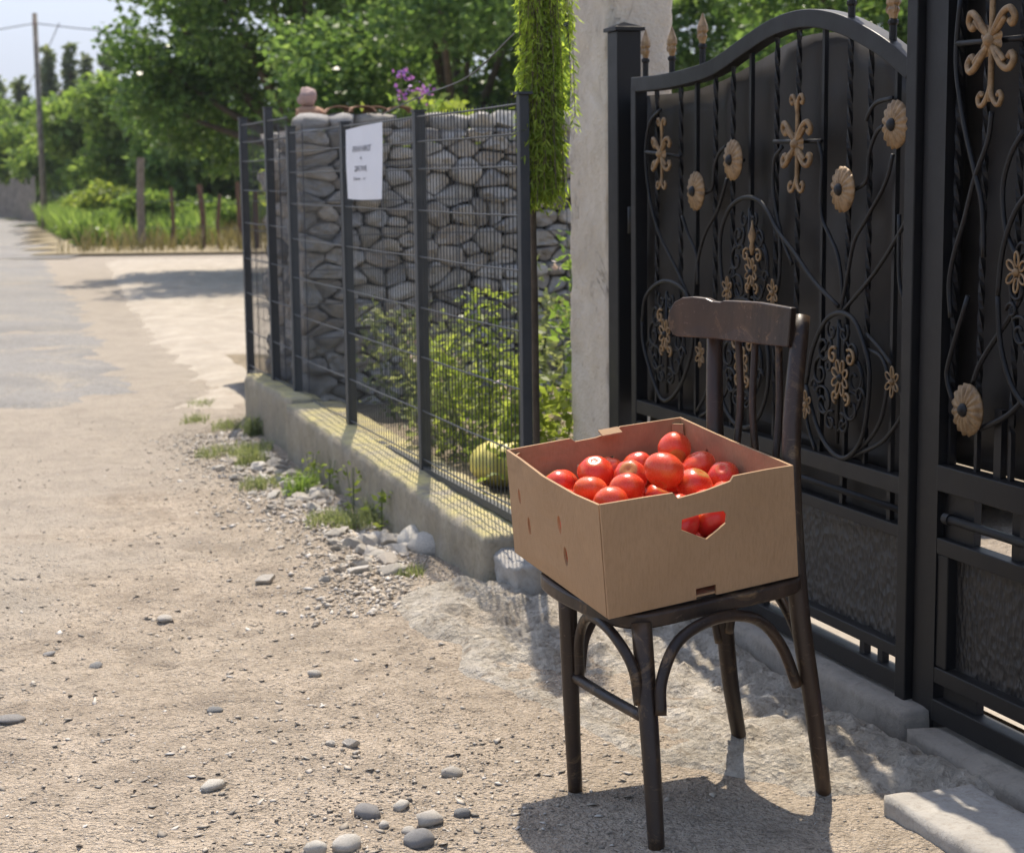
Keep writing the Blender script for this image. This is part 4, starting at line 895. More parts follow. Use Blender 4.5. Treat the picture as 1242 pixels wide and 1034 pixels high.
# ------------------------------------------------------------------ tomatoes
def tomato_mesh(name, seed, m):
    bm = bmesh.new(); bmesh.ops.create_uvsphere(bm, u_segments=28, v_segments=18, radius=1.)
    for v in bm.verts:
        p = v.co.copy(); a = math.atan2(p.y, p.x); r = math.hypot(p.x, p.y); nl = (5, 4, 6, 7)[seed % 4]; k = 1+(.03+.012*(seed % 3))*math.cos(nl*a+seed)*r*(.4+.6*max(0, p.z))+.07*vnoise(p, .9, seed)
        v.co = Vector((p.x*k, p.y*k, p.z*(.80+.03*(seed % 5))-(.14*math.exp(-(r/.22)**2) if p.z > 0 else -.05*math.exp(-(r/.2)**2))))
    me = bpy.data.meshes.new(name); bm.to_mesh(me); bm.free(); me.materials.append(M[m]); me.polygons.foreach_set('use_smooth', [True]*len(me.polygons)); return me
TMM = [tomato_mesh('tomato', i*3+1, 'tomato_skin') for i in range(7)]; TMG = tomato_mesh('tomato', 21, 'half_ripe_skin')
TOP = [(.252, .208, .232, .0426), (.372, .390, .212, .036), (.172, .41, .185, .0385), (.113, .315, .175, .0365), (.082, .425, .168, .0345), (.291, .425, .178, .034), (.232, .345, .180, .036), (.183, .262, .180, .0385), (.120, .215, .170, .0365), (.060, .255, .150, .036), (.395, .318, .182, .036), (.325, .205, .175, .0385), (.415, .235, .172, .034), (.245, .135, .150, .035), (.372, .150, .150, .036), (.318, .305, .175, .036), (.180, .140, .155, .036), (.06, .345, .150, .034), (.40, .465, .16, .035), (.12, .485, .150, .034), (.24, .480, .155, .035), (.325, .485, .150, .034), (.31, .12, .15, .035)]
GRN = [(.214, .052, .152, .040), (.288, .050, .150, .039)]
rt_ = random.Random(3); P = [list(p) for p in TOP+GRN]; nfix = len(P)
for lay, w in ((0, .043), (1, .105)):
    for i in range(6):
        for j in range(7):
            u = .042+(BL-.084)*(i+(.0 if lay else 0))/5; v = .042+(BW-.084)*j/6
            P.append([u+rt_.uniform(-.004, .004), v+rt_.uniform(-.004, .004), w, rt_.uniform(.033, .0365)])
A = np.array(P); A[:nfix, 3] *= 1.10; A[1:nfix-2, 2] += .010; rad = A[:, 3]; X = A[:, :3].copy(); home = X[:nfix].copy()
for it in range(160):
    d = X[:, None]-X[None]; D = np.linalg.norm(d, axis=2)+np.eye(len(X)); ov = np.clip((rad[:, None]+rad[None])*.955-D, 0, None)*(1-np.eye(len(X)))
    X += ((d/D[..., None])*(ov*.25)[..., None]).sum(1); X[nfix:, 2] -= .0006
    X[:nfix] += (home-X[:nfix])*(.5 if it < 150 else .25); X[0] = home[0]
    X[:, 0] = np.clip(X[:, 0], rad+.0075, BL-rad-.0075); X[:, 1] = np.clip(X[:, 1], rad+.0085, BW-rad-.0075); X[:, 2] = np.maximum(X[:, 2], rad*.9+.008)
for i in range(len(X)):
    g = nfix-2 <= i < nfix; r = rad[i]
    if i >= nfix and X[i, 2] < .06 and False: continue
    o = put('tomato', TMG if g else TMM[i % 7], bx(*X[i]), Euler((rt_.uniform(-.9, .9), rt_.uniform(-.9, .9), rt_.uniform(0, 6.3))) if i > 1 else Euler((2.6, .4+i*.5, i)), (r, r, r))
    if i == 0: tag(o, 'biggest red tomato sitting on top of the heap in the box', 'tomato', 'tomatoes in the cardboard box')
    elif i == 1: tag(o, 'red tomato high on the heap behind the biggest one', 'tomato', 'tomatoes in the cardboard box')
    elif g: tag(o, 'half ripe yellow and red tomato showing in the pointed hand hole', 'tomato', 'tomatoes at the hand hole')
    elif i < nfix: tag(o, 'ripe red tomato in the upper layer of the heaped box', 'tomato', 'tomatoes of the upper layer')
    else: tag(o, 'red tomato deeper in the box below the upper layer', 'tomato', 'tomatoes of the lower layers')
# ------------------------------------------------------------------ stones, gravel, weeds on the ground
def gz1(x, y): return float(gh(np.array([x]), np.array([y]))[0])
rk = random.Random(12)
def stone(x, y, sx, sy, sz, meshes, label, group=None, sink=.35, name='stone'):
    o = put(name, rk.choice(meshes), (x, y, gz1(x, y)+sz*(1-2*sink)), Euler((rk.uniform(-.2, .2), rk.uniform(-.2, .2), rk.uniform(0, 6.3))), (sx, sy, sz)); return tag(o, label, 'stone', group)
stone(-.30, 6.33, .11, .08, .05, RND, 'large pale boulder leaning at the foot of the low wall', None, .2)
stone(-.38, 6.48, .095, .07, .05, RND, 'second pale boulder just behind the large one at the wall', None, .2)
stone(-.23, 6.36, .07, .05, .03, RND, 'smaller pale stone wedged between the large boulder and the wall', None, .2)
for (x, y, a, b, c) in [(-.704, 3.895, .034, .024, .013), (-.153, 3.983, .028, .022, .015), (-.566, 4.797, .021, .017, .013), (-1.123, 5.473, .030, .022, .012)]:
    stone(x, y, a, b, c, RND, 'white pebble lying alone on the bare dirt', 'white pebbles on the dirt', .25, 'pebble')
for (x, y, a, b, c) in [(-.334, 3.734, .032, .025, .020), (-.21, 3.575, .034, .028, .022), (-.12, 3.73, .020, .016, .012)]:
    stone(x, y, a, b, c, PEB, 'grey pebble in the cluster of stones on the dirt', 'pebble cluster', .25, 'pebble')
for (x, y, a, b, c) in [(-.192, 3.69, .032, .024, .019), (-.36, 3.535, .034, .027, .019), (-.26, 3.78, .022, .016, .012), (-.42, 3.50, .03, .02, .018), (-.235, 3.64, .016, .014, .01), (-.29, 3.66, .014, .011, .009)]:
    stone(x, y, a, b, c, RND, 'pale pebble in the cluster of stones on the dirt', 'pebble cluster', .25, 'pebble')
stone(-1.32, 4.40, .042, .034, .012, PEB, 'dark flat grey stone pressed into the dirt', None, .4, 'pebble')
for (x, y) in [(-1.22, 4.94), (-1.39, 5.07), (-.79, 4.45)]: stone(x, y, .022, .016, .008, PEB, 'small dark chip of stone on the dirt', 'dark chips on the dirt', .3, 'pebble')
for (x, y, a) in [(-.46, 4.175, .018), (-.41, 4.17, .024), (-.39, 4.12, .014)]: stone(x, y, a, a*.7, a*.6, PALE, 'little stone in a pair on the dirt beyond the pebble cluster', 'paired stones', .3, 'pebble')
for k in range(190):                                     # rubble strip along the wall
    s = 5.75+3.0*rk.random(); tt = 1.72-abs(rk.gauss(0, .16))-.02; a = (.010+.034*rk.random()**1.8)*(1.1 if tt > 1.5 else .8)
    p = W(s, tt-max(0, 6.2-s)*.25, 0); stone(p.x, p.y, a*rk.uniform(.9, 1.4), a, a*rk.uniform(.45, .75), PALE, 'pale rubble stone strewn along the foot of the low wall', 'rubble along the wall', .3, 'rubble_stone')
ng = 26000; y = 3.0+9.0*RNG.random(ng)**1.6; x = -2.8+3.9*RNG.random(ng); s_ = x*U.x+y*U.y; t_ = x*N.x+y*N.y
keep = (t_ < 1.74+(.55*(s_ < 5.3))) & (RNG.random(ng) < .12+1.25*np.clip(nz(x, y, .9)+nz(x, y, 2.7)+.22, 0, 1)); x = x[keep]; y = y[keep]
n2 = 15000; s2 = 5.3+4.6*RNG.random(n2); t2 = 1.74-np.abs(RNG.normal(size=n2))*.28; x = np.concatenate([x, s2*U.x+t2*N.x]); y = np.concatenate([y, s2*U.y+t2*N.y])
n3 = 5200; x = np.concatenate([x, RNG.normal(-.3, .28, n3)]); y = np.concatenate([y, RNG.normal(3.75, .5, n3)])
n4 = 4200; s4 = 5.3+4.4*RNG.random(n4); t4 = 1.72-np.abs(RNG.normal(size=n4))*.20-np.clip(6.2-s4, 0, 9)*.25; x = np.concatenate([x, s4*U.x+t4*N.x]); y = np.concatenate([y, s4*U.y+t4*N.y])
n5 = 5000; y5 = 3.1+5.5*RNG.random(n5)**1.4; x5 = -2.4+3.6*RNG.random(n5); k5 = (x5*N.x+y5*N.y < 1.72) & (nz(x5, y5, 1.3)+nz(x5, y5, 3.9) > -.12); x5 = x5[k5]; y5 = y5[k5]; n5 = len(x5); x = np.concatenate([x5, x]); y = np.concatenate([y5, y])
z = gh(x, y); n = len(x); sz = .0014+.0042*RNG.random(n)**4+.004*(RNG.random(n) < .02); sz[-n4:] = .004+.011*RNG.random(n4)**2; tn = RNG.random(n)**1.1; sz[:n5] = .003+.0075*RNG.random(n5)**2.2; tn[:n5] = np.where(RNG.random(n5) < .6, .1+.3*RNG.random(n5), .6+.4*RNG.random(n5)); tn[-n4:] = .5+.5*tn[-n4:]; _ = 0; ax = RNG.normal(size=(n, 3)); 
octv = np.array([(1, 0, 0), (0, 1, 0), (-1, 0, 0), (0, -1, 0), (0, 0, 1), (0, 0, -1)], float); octf = np.array([(0, 1, 4), (1, 2, 4), (2, 3, 4), (3, 0, 4), (1, 0, 5), (2, 1, 5), (3, 2, 5), (0, 3, 5)])
ca = RNG.random(n)*6.3; e = 1+.5*RNG.normal(size=(n, 6, 1)).clip(-1, 1)*.7; V = octv[None]*e*np.stack([sz*1.35, sz, sz*.6], 1)[:, None]
V[:n5, :, 2] *= .4; V[:n5, :, 0] *= 1.25; tz = RNG.normal(size=(n, 1))*.35; V[..., 2] += V[..., 0]*tz
Vx = V[..., 0]*np.cos(ca)[:, None]-V[..., 1]*np.sin(ca)[:, None]; Vy = V[..., 0]*np.sin(ca)[:, None]+V[..., 1]*np.cos(ca)[:, None]
V = np.stack([Vx+x[:, None], Vy+y[:, None], V[..., 2]+z[:, None]+sz[:, None]*.25], -1).reshape(-1, 3); F = (octf[None]+6*np.arange(n)[:, None, None]).reshape(-1, 3)
me = bpy.data.meshes.new('gravel'); me.vertices.add(len(V)); me.vertices.foreach_set('co', V.reshape(-1).astype(np.float32)); me.loops.add(len(F)*3); me.loops.foreach_set('vertex_index', F.reshape(-1).astype(np.int32))
me.polygons.add(len(F)); me.polygons.foreach_set('loop_start', np.arange(0, len(F)*3, 3, dtype=np.int32)); me.polygons.foreach_set('loop_total', np.full(len(F), 3, np.int32))
at_ = me.attributes.new('tint', 'FLOAT', 'FACE'); at_.data.foreach_set('value', np.repeat(tn, 8).astype(np.float32)); me.update()
tag(link_mesh('gravel', me, 'gravel'), 'loose gravel and grit scattered over the dirt', 'gravel', kind='stuff')
def blades(C, h, w, lean, rng=RNG):
    n = len(C); a = rng.random(n)*6.283; d = np.stack([np.cos(a), np.sin(a), np.zeros(n)], 1)*lean*rng.random((n, 1)); hh = h*(.5+.8*rng.random((n, 1)))
    b = rng.random(n)*6.283; x = np.stack([np.cos(b), np.sin(b), np.zeros(n)], 1)*w; up = np.array([0, 0, 1.]); top = C+d*hh+up*hh
    mid = C+d*hh*.35+up*hh*.6
    return np.concatenate([np.stack([C-x, C+x, mid+x*.7, mid-x*.7], 1), np.stack([mid-x*.7, mid+x*.7, top+x*.1, top-x*.1], 1)])
TUFTS = [(-.62, 6.95, .13, .06, 380, 'leaf_grey'), (-.50, 7.10, .15, .09, 420, 'leaf_grey'), (-.75, 7.0, .12, .05, 300, 'leaf_grey'), (-1.17, 8.0, .12, .05, 260, 'leaf_grey'), (-1.35, 8.95, .14, .06, 300, 'leaf_grey'), (-1.55, 9.0, .12, .05, 220, 'leaf_grey'), (-1.62, 9.8, .10, .06, 160, 'leaf_grey'), (-1.85, 10.1, .10, .05, 140, 'leaf_grey'), (-1.95, 10.9, .10, .05, 120, 'leaf_grey'), (-1.30, 8.6, .10, .08, 200, 'leaf_grey'), (-.36, 5.95, .06, .035, 120, 'leaf_grey'), (-.16, 6.12, .05, .035, 90, 'leaf_grey'), (-.95, 7.75, .10, .1, 200, 'leaf_mid'), (-1.42, 9.55, .08, .10, 200, 'leaf_grey')]
for (x, y, r, h, n, m) in TUFTS:
    c = np.stack([x+r*.5*RNG.normal(size=n).clip(-1.4, 1.4), y+r*.6*RNG.normal(size=n).clip(-1.4, 1.4), np.zeros(n)], 1); c[:, 2] = gh(c[:, 0], c[:, 1])-.003
    cl = c.copy(); cl[:, 2] += RNG.random(n)*h*.8
    V = np.concatenate([blades(c, h, .0018, .8), leaves(cl[:n//2], h*.28, .5, -.2)])
    q = quads_mesh('weed_tuft', V, RNG.random(len(V)), m); tag(q, 'low green weed tuft among the stones by the low wall', 'weed', 'weeds along the wall')
# a few thin weeds climbing at the wall
for (s, h) in [(7.5, .16), (7.05, .2), (6.6, .18), (7.85, .14)]:
    c = W(s, 1.72, 0); n = 26; c0 = np.array([[c.x, c.y, gz1(c.x, c.y)]])+np.stack([RNG.normal(0, .02, n), RNG.normal(0, .02, n), RNG.random(n)*h], 1)
    r_ = empty('weed', (c.x, c.y, gz1(c.x, c.y)), 'thin sprouting weed against the face of the low wall', 'weed', 'sprouts against the wall')
    for k in range(3): MB().tube([c, Vector((c.x+rk.uniform(-.03, .03), c.y+rk.uniform(-.03, .03), h))], .0016, 5).build('stalk', 'stem', r_)
    quads_mesh('foliage', leaves(c0, .035, .5, -.1), RNG.random(n), 'leaf_yellow', r_)
# ------------------------------------------------------------------ yard plants behind the fence
def shrub(s, t, h, w, n, size, m, label, group, flowers=None, z0=.19):
    c = W(s, t, z0); r_ = empty('leafy_shrub', c, label, 'plant', group); rr = random.Random(int(s*91+t*57)); mb = MB(); pts = []
    ns = max(5, int(w*26))
    for k in range(ns):
        a = rr.uniform(0, 6.28); q = rr.random()**.6*w; hh = h*rr.uniform(.6, 1.); b = c+Vector((math.cos(a)*q*.35, math.sin(a)*q*.35, -.02)); e = c+Vector((math.cos(a)*q, math.sin(a)*q, hh)); mid = b.lerp(e, .5)+Vector((rr.uniform(-.04, .04), rr.uniform(-.04, .04), .04))
        P = catmull([b, mid, e], 6); mb.tube(P, [.005-.0035*i/(len(P)-1) for i in range(len(P))], 5)
        for i in range(max(1, n//ns)):
            f = rr.random()**.75; p = P[min(len(P)-1, int(f*len(P)))]; sp = .028+.06*(1-f); pts.append(p+Vector((rr.gauss(0, sp), rr.gauss(0, sp), rr.gauss(0, sp*.7))))
    mb.build('stems', 'stem', r_)
    C = np.array([tuple(p) for p in pts]); quads_mesh('foliage', leaves(C, size, .5, .1), np.clip(RNG.normal(.5, .25, len(C)), 0, 1), m, r_)
    if flowers:
        C = C[RNG.random(len(C)) < .05]; C = C[C[:, 2] > z0+h*.4]; C = np.repeat(C, 6, 0)+RNG.normal(0, .012, (len(C)*6, 3)); quads_mesh('blossom', leaves(C, .028, .9, -.3), RNG.random(len(C)), flowers, r_)
    return r_
G_ = 'plants in the fenced yard'
shrub(8.45, 2.35, .62, .24, 650, .042, 'leaf_grey', 'grey green bushy plant close against the stone wall', G_)
shrub(7.75, 2.35, .58, .26, 850, .04, 'leaf_grey', 'low grey green bush with faint pale flowers behind the notice post', G_, 'petal_pale')
shrub(7.35, 2.72, .88, .25, 750, .042, 'leaf_grey', 'tall mid green plant in the middle of the yard', G_)
shrub(6.95, 2.30, .78, .26, 1000, .042, 'leaf_yellow', 'bright yellow green plant growing against the mesh', G_)
shrub(6.55, 2.70, .98, .25, 850, .045, 'leaf_mid', 'tall leafy green plant beyond the squash', G_, 'petal_pale')
shrub(6.30, 2.25, .55, .20, 800, .05, 'leaf_yellow', 'low bright green plant beside the squash', G_, 'petal_pale')
shrub(6.25, 2.95, .90, .26, 1100, .045, 'leaf_mid', 'upright green plant seen past the pillar', G_)
shrub(6.75, 3.2, 1.02, .26, 800, .05, 'leaf_grey', 'tall plant with pale pink flowers by the pillar', G_, 'petal_pale')
shrub(7.9, 3.3, .9, .3, 800, .045, 'leaf_grey', 'dense green plant deep in the yard before the stone wall', G_)
shrub(5.95, 2.55, .45, .16, 600, .05, 'leaf_yellow', 'short yellow green plant at the foot of the pillar', G_)
shrub(7.2, 2.25, .34, .22, 600, .045, 'leaf_grey', 'low sprawling grey plant behind the fence wall', G_)
shrub(7.0, 3.6, .8, .3, 800, .055, 'leaf_mid', 'broad green plant deep in the yard behind the pillar', G_)
sq = MB(); vs = []; fs = []; c = W(6.42, 2.17, .285)
for i in range(13):
    ph = math.pi*i/12
    for k in range(40):
        a = 2*math.pi*k/40; r = (1+.07*math.cos(10*a))*math.sin(ph); vs.append(c+Vector((.125*r*math.cos(a), .125*r*math.sin(a), .095*math.cos(ph)-(.02*math.exp(-(math.sin(ph)/.25)**2) if ph < 1.5 else 0))))
for i in range(12):
    for k in range(40): fs.append((i*40+k, i*40+40+k, i*40+40+(k+1) % 40, i*40+(k+1) % 40))
tag(sq.add(vs, fs).build('squash', 'squash_skin', None, smooth=True), 'yellow green ribbed squash lying behind the mesh fence', 'squash')
# weeping conifer beside the pillar
wc = empty('weeping_conifer', W(5.48, 1.975, .19), 'weeping conifer draping bright green branchlets over the last fence post', 'tree')
MB().tube(catmull([W(5.48, 1.975, .15), W(5.48, 1.972, .9), W(5.47, 1.965, 1.5), W(5.48, 1.965, 1.95), W(5.50, 1.97, 2.3)], 6), [.012]*8+[.010]*17, 8).build('trunk', 'bark', wc, smooth=True)
pts = []; axs = []; mb = MB()
for k in range(200):
    a = rk.uniform(0, 6.28); zt = rk.uniform(1.60, 2.28); L = max(.10, min(rk.uniform(.25, .75), zt-1.40+rk.uniform(0, .07))); q = rk.uniform(.008, .068)*min(1.1, .35+.75*(zt-1.5))
    if rk.random() < .12: q *= 1.7
    p0 = W(5.47, 1.965, zt); p1 = p0+Vector((.035+math.cos(a)*q, math.sin(a)*q, -.02)); p2 = p1+Vector((math.cos(a)*.02+rk.uniform(-.015, .015), math.sin(a)*.02+rk.uniform(-.015, .015), -L))
    P = catmull([p0, p1, p1.lerp(p2, .5), p2], 5); mb.tube(P, .0014, 4)
    for i in range(int(L*190)):
        p = P[int(len(P)*(.25+.75*rk.random())) % len(P)].lerp(P[-1], rk.random()*.3); pts.append((p.x+rk.gauss(0, .006), p.y+rk.gauss(0, .006), p.z+rk.gauss(0, .02))); axs.append((rk.gauss(0, .5), rk.gauss(0, .5), -1.1))
mb.build('branches', 'bark', wc); C = np.array(pts); quads_mesh('foliage', leaves(C, .030, .20, .1, axis=np.array(axs), jitter=.75), np.clip(RNG.normal(.5, .25, len(C)), 0, 1), 'leaf_weep', wc)
# purple flowers on the stone wall
for (t, h) in [(2.62, .30), (2.665, .19), (2.72, .20), (2.79, .22)]:
    c = W(9.5, t, GZ+.0); r_ = empty('flowering_plant', c, 'slender stem with purple blossom growing on the stone wall', 'flower', 'purple flowers on the stone wall')
    e = c+Vector((rk.uniform(-.03, .03), 0, h)); MB().tube([c, c.lerp(e, .5)+Vector((.01, 0, 0)), e], .004, 5).build('stem', 'stem', r_)
    C = np.array(e)+RNG.normal(0, .02, (30, 3)); quads_mesh('blossom', leaves(C, .022, .9, -.2), RNG.random(30), 'petal_purple', r_)
    C = np.array(c)+np.stack([RNG.normal(0, .03, 40), RNG.normal(0, .03, 40), RNG.random(40)*h*.7], 1); quads_mesh('foliage', leaves(C, .06, .4, 0), RNG.random(40), 'leaf_mid', r_)
# things behind the gate
bp = MB(); vs = []; fs = []
for i in range(13):
    for j in range(9):
        s = 2.9+.62*i/12; t = 2.62+.4*j/8; vs.append(W(s, t, .062+.03*abs(math.sin(i*1.3+j*.9))+.012*math.sin(j*2.1+i)))
for i in range(12):
    for j in range(8): fs.append((i*9+j, i*9+9+j, i*9+10+j, i*9+j+1))
o = bp.add(vs, fs).build('plastic_tarp', 'blue_plastic', None, smooth=True); md = o.modifiers.new('solid', 'SOLIDIFY'); md.thickness = .004; tag(o, 'blue plastic tarp on the ground behind the straight gate leaf', 'tarp')
shrub(3.0, 4.3, .45, .5, 900, .08, 'leaf_mid', 'leafy plant behind the straight gate leaf', 'plants behind the gate', None, .04)
# ------------------------------------------------------------------ trees
def tree(name, label, base, trunk_h, trunk_r, clumps, n, size, m, group=None, crown='crown', aspect=.6, droop=.35, tint=(.45, .24), lean=(0, 0)):
    c = Vector(base); r_ = empty(name, c, label, 'tree', group); top = c+Vector((lean[0], lean[1], trunk_h))
    P = catmull([c-Vector((0, 0, .1)), c.lerp(top, .5)+Vector((trunk_r*.6, 0, 0)), top], 6); MB().tube(P, [trunk_r*(1.15-.45*i/(len(P)-1)) for i in range(len(P))], 10).build('trunk', 'bark', r_, smooth=True)
    for (q, rr) in clumps[::max(1, len(clumps)//14)]:
        q = Vector(q); mid = top.lerp(q, .5)+Vector((0, 0, -.08*(q-top).length)); L_ = catmull([top-Vector((0, 0, trunk_h*.12)), mid, q], 5)
        MB().tube(L_, [trunk_r*.42*(1-.8*i/(len(L_)-1)) for i in range(len(L_))], 6).build('limb', 'bark', r_, smooth=True)
    vol = np.array([rr**2 for _, rr in clumps]); cnt = np.maximum(1, (vol/vol.sum()*n)).astype(int); C = []
    for (q, rr), k in zip(clumps, cnt):
        d = RNG.normal(size=(k, 3)); d /= np.linalg.norm(d, axis=1)[:, None]; C.append(np.array(q)+d*rr*(RNG.random((k, 1))**.45)*np.array([1, 1, .8]))
    C = np.concatenate(C); V = leaves(C, size, aspect, droop); quads_mesh(crown, V, np.clip(RNG.normal(tint[0], tint[1], len(V)), 0, 1), m, r_); return r_
def blob(c, rx, ry, rz, k, r0_, r1_, zmin=.9, seed=0):
    rr = random.Random(seed); out = []
    while len(out) < k:
        p = Vector((rr.gauss(0, 1), rr.gauss(0, 1), rr.gauss(0, 1))).normalized()*(rr.random()**.4); q = (c[0]+p.x*rx, c[1]+p.y*ry, c[2]+p.z*rz); r = rr.uniform(r0_, r1_)
        if q[2]-r*.7 > zmin: out.append((q, r))
    return out
GT_ = 'broad-leaved trees beyond the fenced yard'
tree('walnut_tree', 'big dark green broad-leaved tree overhanging the driveway beyond the stone wall', (-3.0, 26.5, 0), 2.0, .2, blob((-3.2, 26.0, 4.1), 3.0, 2.6, 3.0, 70, .45, .85, .95, 1)+blob((-4.6, 26, 3.0), 1.4, 1.4, 1.7, 26, .35, .6, .75, 4), 42000, .12, 'leaf_deep', GT_)
tree('walnut_tree', 'broad-leaved tree with lighter leaf tips rising right behind the stone wall', (-.6, 21.5, 0), 1.8, .18, blob((-.4, 21.0, 3.4), 2.5, 2.0, 2.4, 60, .4, .75, 1.0, 2), 34000, .105, 'leaf_deep', GT_, tint=(.55, .26))
tree('walnut_tree', 'dark broad-leaved tree filling the view above the weeping conifer', (2.2, 24.5, 0), 2., .2, blob((2.2, 24.0, 3.9), 2.7, 2.3, 2.8, 60, .45, .8, 1.0, 3), 34000, .115, 'leaf_deep', GT_)
tree('walnut_tree', 'dark leafy tree rising behind the arched gate leaf', (4.6, 18.0, 0), 1.9, .18, blob((4.3, 17.5, 3.2), 2.0, 1.8, 2.2, 50, .4, .7, .9, 5), 26000, .105, 'leaf_deep', GT_)
tree('fruit_tree', 'yellow green fruit tree behind the meeting stiles of the gate', (4.9, 12.2, 0), 1.4, .1, blob((4.4, 11.8, 2.3), 1.3, 1.1, 1.1, 34, .28, .5, .8, 6), 9000, .11, 'leaf_yellow', GT_)
for k, (x, y, h) in enumerate([(-.9, 12.9, 1.9), (.9, 13.6, 2.1), (2.4, 13.4, 2.0)]):
    tree('bush', ['yellow green bush behind the purple flowers', 'bright bush behind the middle of the stone wall', 'green bush behind the stone wall by the pillar'][k], (x, y, 0), .6, .05, blob((x, y, h*.62), .8, .6, h*.42, 20, .2, .36, .3, 20+k), 4200, .09, ['leaf_yellow', 'leaf_mid', 'leaf_mid'][k], 'bushes behind the stone wall')
FAR = [(-23.2, 90, 7.4, .7), (-22.1, 90, 7.6, .65), (-21.3, 90, 7.0, .6), (-24.7, 90, 5.8, .7), (-20.2, 90, 7.2, .7), (-28.6, 100, 6.4, .8)]
for (x, y, h, w) in FAR:
    cl = [((x+rk.uniform(-.3, .3)*w*(1-f), y+rk.uniform(-.3, .3), .8+f*h*.96), w*(1.0-.82*f)*rk.uniform(.85, 1.1)+.12) for f in np.linspace(0, 1, 22)]
    tree('poplar_tree', 'slim pointed dark tree in the distant row behind the utility pole', (x, y, 0), h*.8, .14, cl, 4200, .36, 'leaf_conifer', 'distant pointed trees', tint=(.5, .25))
MIDT = [(-20.0, 72, 5.2, 2.2, 'leaf_mid'), (-16.6, 68, 5.0, 2.3, 'leaf_mid'), (-23.6, 80, 4.6, 2.4, 'leaf_mid'), (-13.4, 58, 4.7, 2.0, 'leaf_mid'), (-10.4, 50, 4.5, 1.9, 'leaf_mid'), (-26.0, 84, 4.6, 1.9, 'leaf_yellow'), (-27.0, 90, 4.6, 2.4, 'leaf_mid'), (-7.6, 44, 4.6, 1.9, 'leaf_deep'), (-33.5, 96, 5.4, 2.4, 'leaf_mid')]
LB = ['round mid green tree behind the utility pole', 'leafy light green tree between the pole and the big tree', 'pale green tree at the far end of the lane', 'green tree beside the driveway field', 'small round tree close to the rusty posts', 'yellow green tree at the lane edge by the picket fence', 'far green tree left of the pole', 'dark small tree tucked beside the overhanging big tree', 'pale distant tree on the other side of the lane']
for k, (x, y, h, w, m) in enumerate(MIDT):
    tree('round_tree', LB[k], (x, y, 0), h*.45, .13, blob((x, y, h*.55), w, w*.8, h*.42, 30, .5, .95, .5, 40+k), 6500, .27, m, 'distant round trees', tint=(.5, .27))
for k, (x, y, w, h) in enumerate([(-8.0, 38.5, 1.0, 1.1), (-9.4, 43, 1.1, 1.5), (-10.6, 47, 1.1, 1.2), (-6.9, 41, 1.2, 1.1), (-12.3, 52, 1.0, 1.1), (-13.4, 55.5, 1.0, 1.1), (-9.2, 49, 1.5, 1.5), (-6.6, 45, 1.4, 1.2)]):
    tree('verge_bush', ['low rounded bush on the verge by the rusty post', 'taller yellowish bush on the verge below the pole', 'soft green bush on the verge along the lane', 'pale bush behind the rusty fence posts', 'small bush further up the lane verge', 'grey green bush by the picket fence', 'lush bush behind the verge bushes', 'broad bush at the back of the dry field'][k], (x, y, 0), .35, .04, blob((x, y, h*.5), w, w*.7, h*.42, 24, .2, .38, .1, 60+k), 4200, .13, ['leaf_mid', 'leaf_yellow', 'leaf_yellow', 'leaf_mid', 'leaf_mid', 'leaf_grey', 'leaf_yellow', 'leaf_mid'][k], 'bushes on the lane verge')
nb_ = 9000; x = -17+13.5*RNG.random(nb_); y = 33.2+22*RNG.random(nb_); k = (x > -8.6-(y-33)*.29) & (x > -8.6); x = x[k]; y = y[k]; C = np.stack([x, y, gh(x, y)+.04], 1); V = blades(C, .42, .014, .8)
tag(quads_mesh('dry_grass', V, RNG.random(len(V)), 'leaf_dry'), 'tall dry grass on the verge behind the rusty posts', 'grass', kind='stuff')
nb_ = 15000; y = 36.5+19*RNG.random(nb_); x = -7.9-(y-33)*.31+3.0*RNG.random(nb_)**1.3; k = nz(x, y, .5) > -.3; x = x[k]; y = y[k]; C = np.stack([x, y, gh(x, y)+.04], 1); V = np.concatenate([blades(C, .6, .02, .7), leaves(C+np.array([0, 0, .45])*RNG.random((len(C), 1)), .14, .5, 0)])
tag(quads_mesh('verge_grass', V, RNG.random(len(V)), 'leaf_mid'), 'lush green grass and weeds along the lane verge', 'grass', kind='stuff')
# rusty field posts
POSTL = [(-7.45, 35.6, 1.85, .085), (-6.75, 35.2, 1.25, .04), (-6.1, 34.9, 1.3, .06), (-5.75, 34.8, 1.1, .04), (-5.3, 34.6, 1.35, .05), (-4.95, 34.4, 1.15, .06), (-4.65, 34.2, 1.2, .05), (-4.3, 34.1, 1.3, .06)]
for k, (x, y, h, r) in enumerate(POSTL):
    o = MB().tube([(x, y, -.05), (x+rk.uniform(-.03, .03), y, h*.5), (x+rk.uniform(-.05, .05), y, h)], [r, r*.95, r*.9], 9).build('fence_post', 'rust_wood' if k else 'old_wood', None)
    tag(o, 'thick weathered wooden post at the corner of the dry field' if k == 0 else 'thin rusty brown post along the edge of the dry field', 'post', 'posts along the dry field')
for z in (.45, .95): tag(MB().tube([Vector((a[0], a[1]-.06, z+rk.uniform(-.05, .05))) for a in POSTL], .006, 5).build('fence_wire', 'wire', None), 'slack wire strung between the rusty field posts', 'wire', 'wires of the field fence')
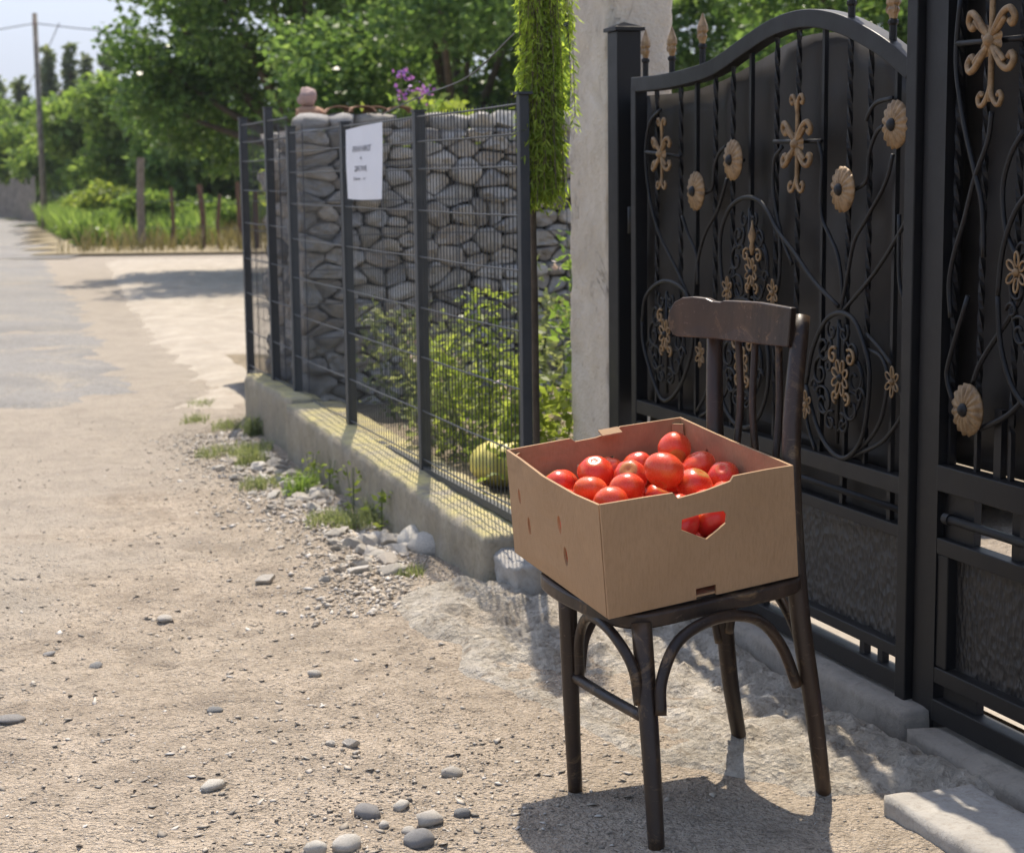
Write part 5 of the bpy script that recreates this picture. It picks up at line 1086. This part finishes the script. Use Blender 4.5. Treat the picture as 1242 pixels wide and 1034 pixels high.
# picket fence far up the lane
pf = empty('picket_fence', (-18.7, 66, 0), 'grey weathered plank fence far up the lane', 'fence')
for k in range(34):
    f = k/33; x = -21.0+4.6*f; y = 71-10*f; w = .105+rk.uniform(-.02, .015); d = Vector((4.6, -10, 0)).normalized(); h = 1.45+rk.uniform(-.22, .15)
    MB().box((x, y, h/2), d*w, Vector((-d.y, d.x, 0))*.012, Z*(h/2)).build('plank', 'grey_wood', pf)
def pole(x, y, h, r, label):
    p_ = empty('utility_pole', (x, y, 0), label, 'utility pole', 'utility poles along the lane'); MB().tube([(x, y, -.1), (x, y, h)], [r, r*.72], 12).build('shaft', 'grey_wood', p_, smooth=True)
    MB().lathe((x, y-.11, h-.34), [(.035, 0), (.045, .05), (.03, .10), (.04, .13)], Z, 8).build('insulator', 'pink_stone', p_)
    MB().box((x, y-.08, h-.32), Vector((.02, 0, 0)), Vector((0, .06, 0)), Z*.015).build('bracket', 'cable', p_)
    return Vector((x, y, h-.28))
a = pole(-13.2, 50, 6.05, .095, 'tall utility pole rising above the lane verge bushes'); b = pole(-36.5, 128, 7.4, .16, 'smaller utility pole farther up the lane')
for q, (p0, p1, sag) in enumerate([(a, a+Vector((18, -4, -.6)), .5), (a, a+Vector((-16, 2, -.3)), .5), (a+Vector((.65, .1, 0)), b, .9)]):
    tag(MB().tube([p0.lerp(p1, f)-Vector((0, 0, sag*4*f*(1-f))) for f in np.linspace(0, 1, 17)], .014, 5).build('overhead_cable', 'cable', None), ['overhead cable running from the pole towards the big tree', 'overhead cable crossing the lane from the tall pole', 'overhead cable strung between the two utility poles'][q], 'cable')
# far wood, hill and air
C = np.stack([-95+70*RNG.random(26000), 150+60*RNG.random(26000), 5.5*RNG.random(26000)**.8], 1); C[:, 2] *= .55+.9*(nz(C[:, 0], C[:, 1], .12)+.5)
tag(quads_mesh('far_wood', leaves(C, .75, .6, .2), np.clip(RNG.normal(.45, .25, len(C)), 0, 1), 'leaf_mid'), 'far belt of woodland closing the lane', 'woodland', kind='stuff')
def hz_(x, y):
    r = np.exp(-((y-4600)/700)**2); return r*(230+70*np.sin(x/900+1.1)+28*np.sin(x/310)+10*np.sin(x/120+.5))*sst(2600, 900, x)-12
hl = sheet('hill', np.arange(-5200, 3000, 60.), np.arange(3000, 6200, 80.), hz_, 'hill_side'); tag(hl, kind='structure')
hb = MB().box((0, 3000, 284), Vector((6100, 0, 0)), Vector((0, 6100, 0)), Z*297); me_h = NT('haze_air')
me_h.n.remove(me_h.b); pv = me_h.n.new('ShaderNodeVolumePrincipled'); pv.inputs['Color'].default_value = (.80, .88, 1, 1); pv.inputs['Density'].default_value = .0004; pv.inputs['Anisotropy'].default_value = .2
me_h.link(pv.outputs[0], me_h.out.inputs['Volume']); M['haze_air'] = me_h.m
tag(hb.build('haze', 'haze_air', None), 'thin bluish summer haze over the far trees and hill', 'haze', kind='stuff')
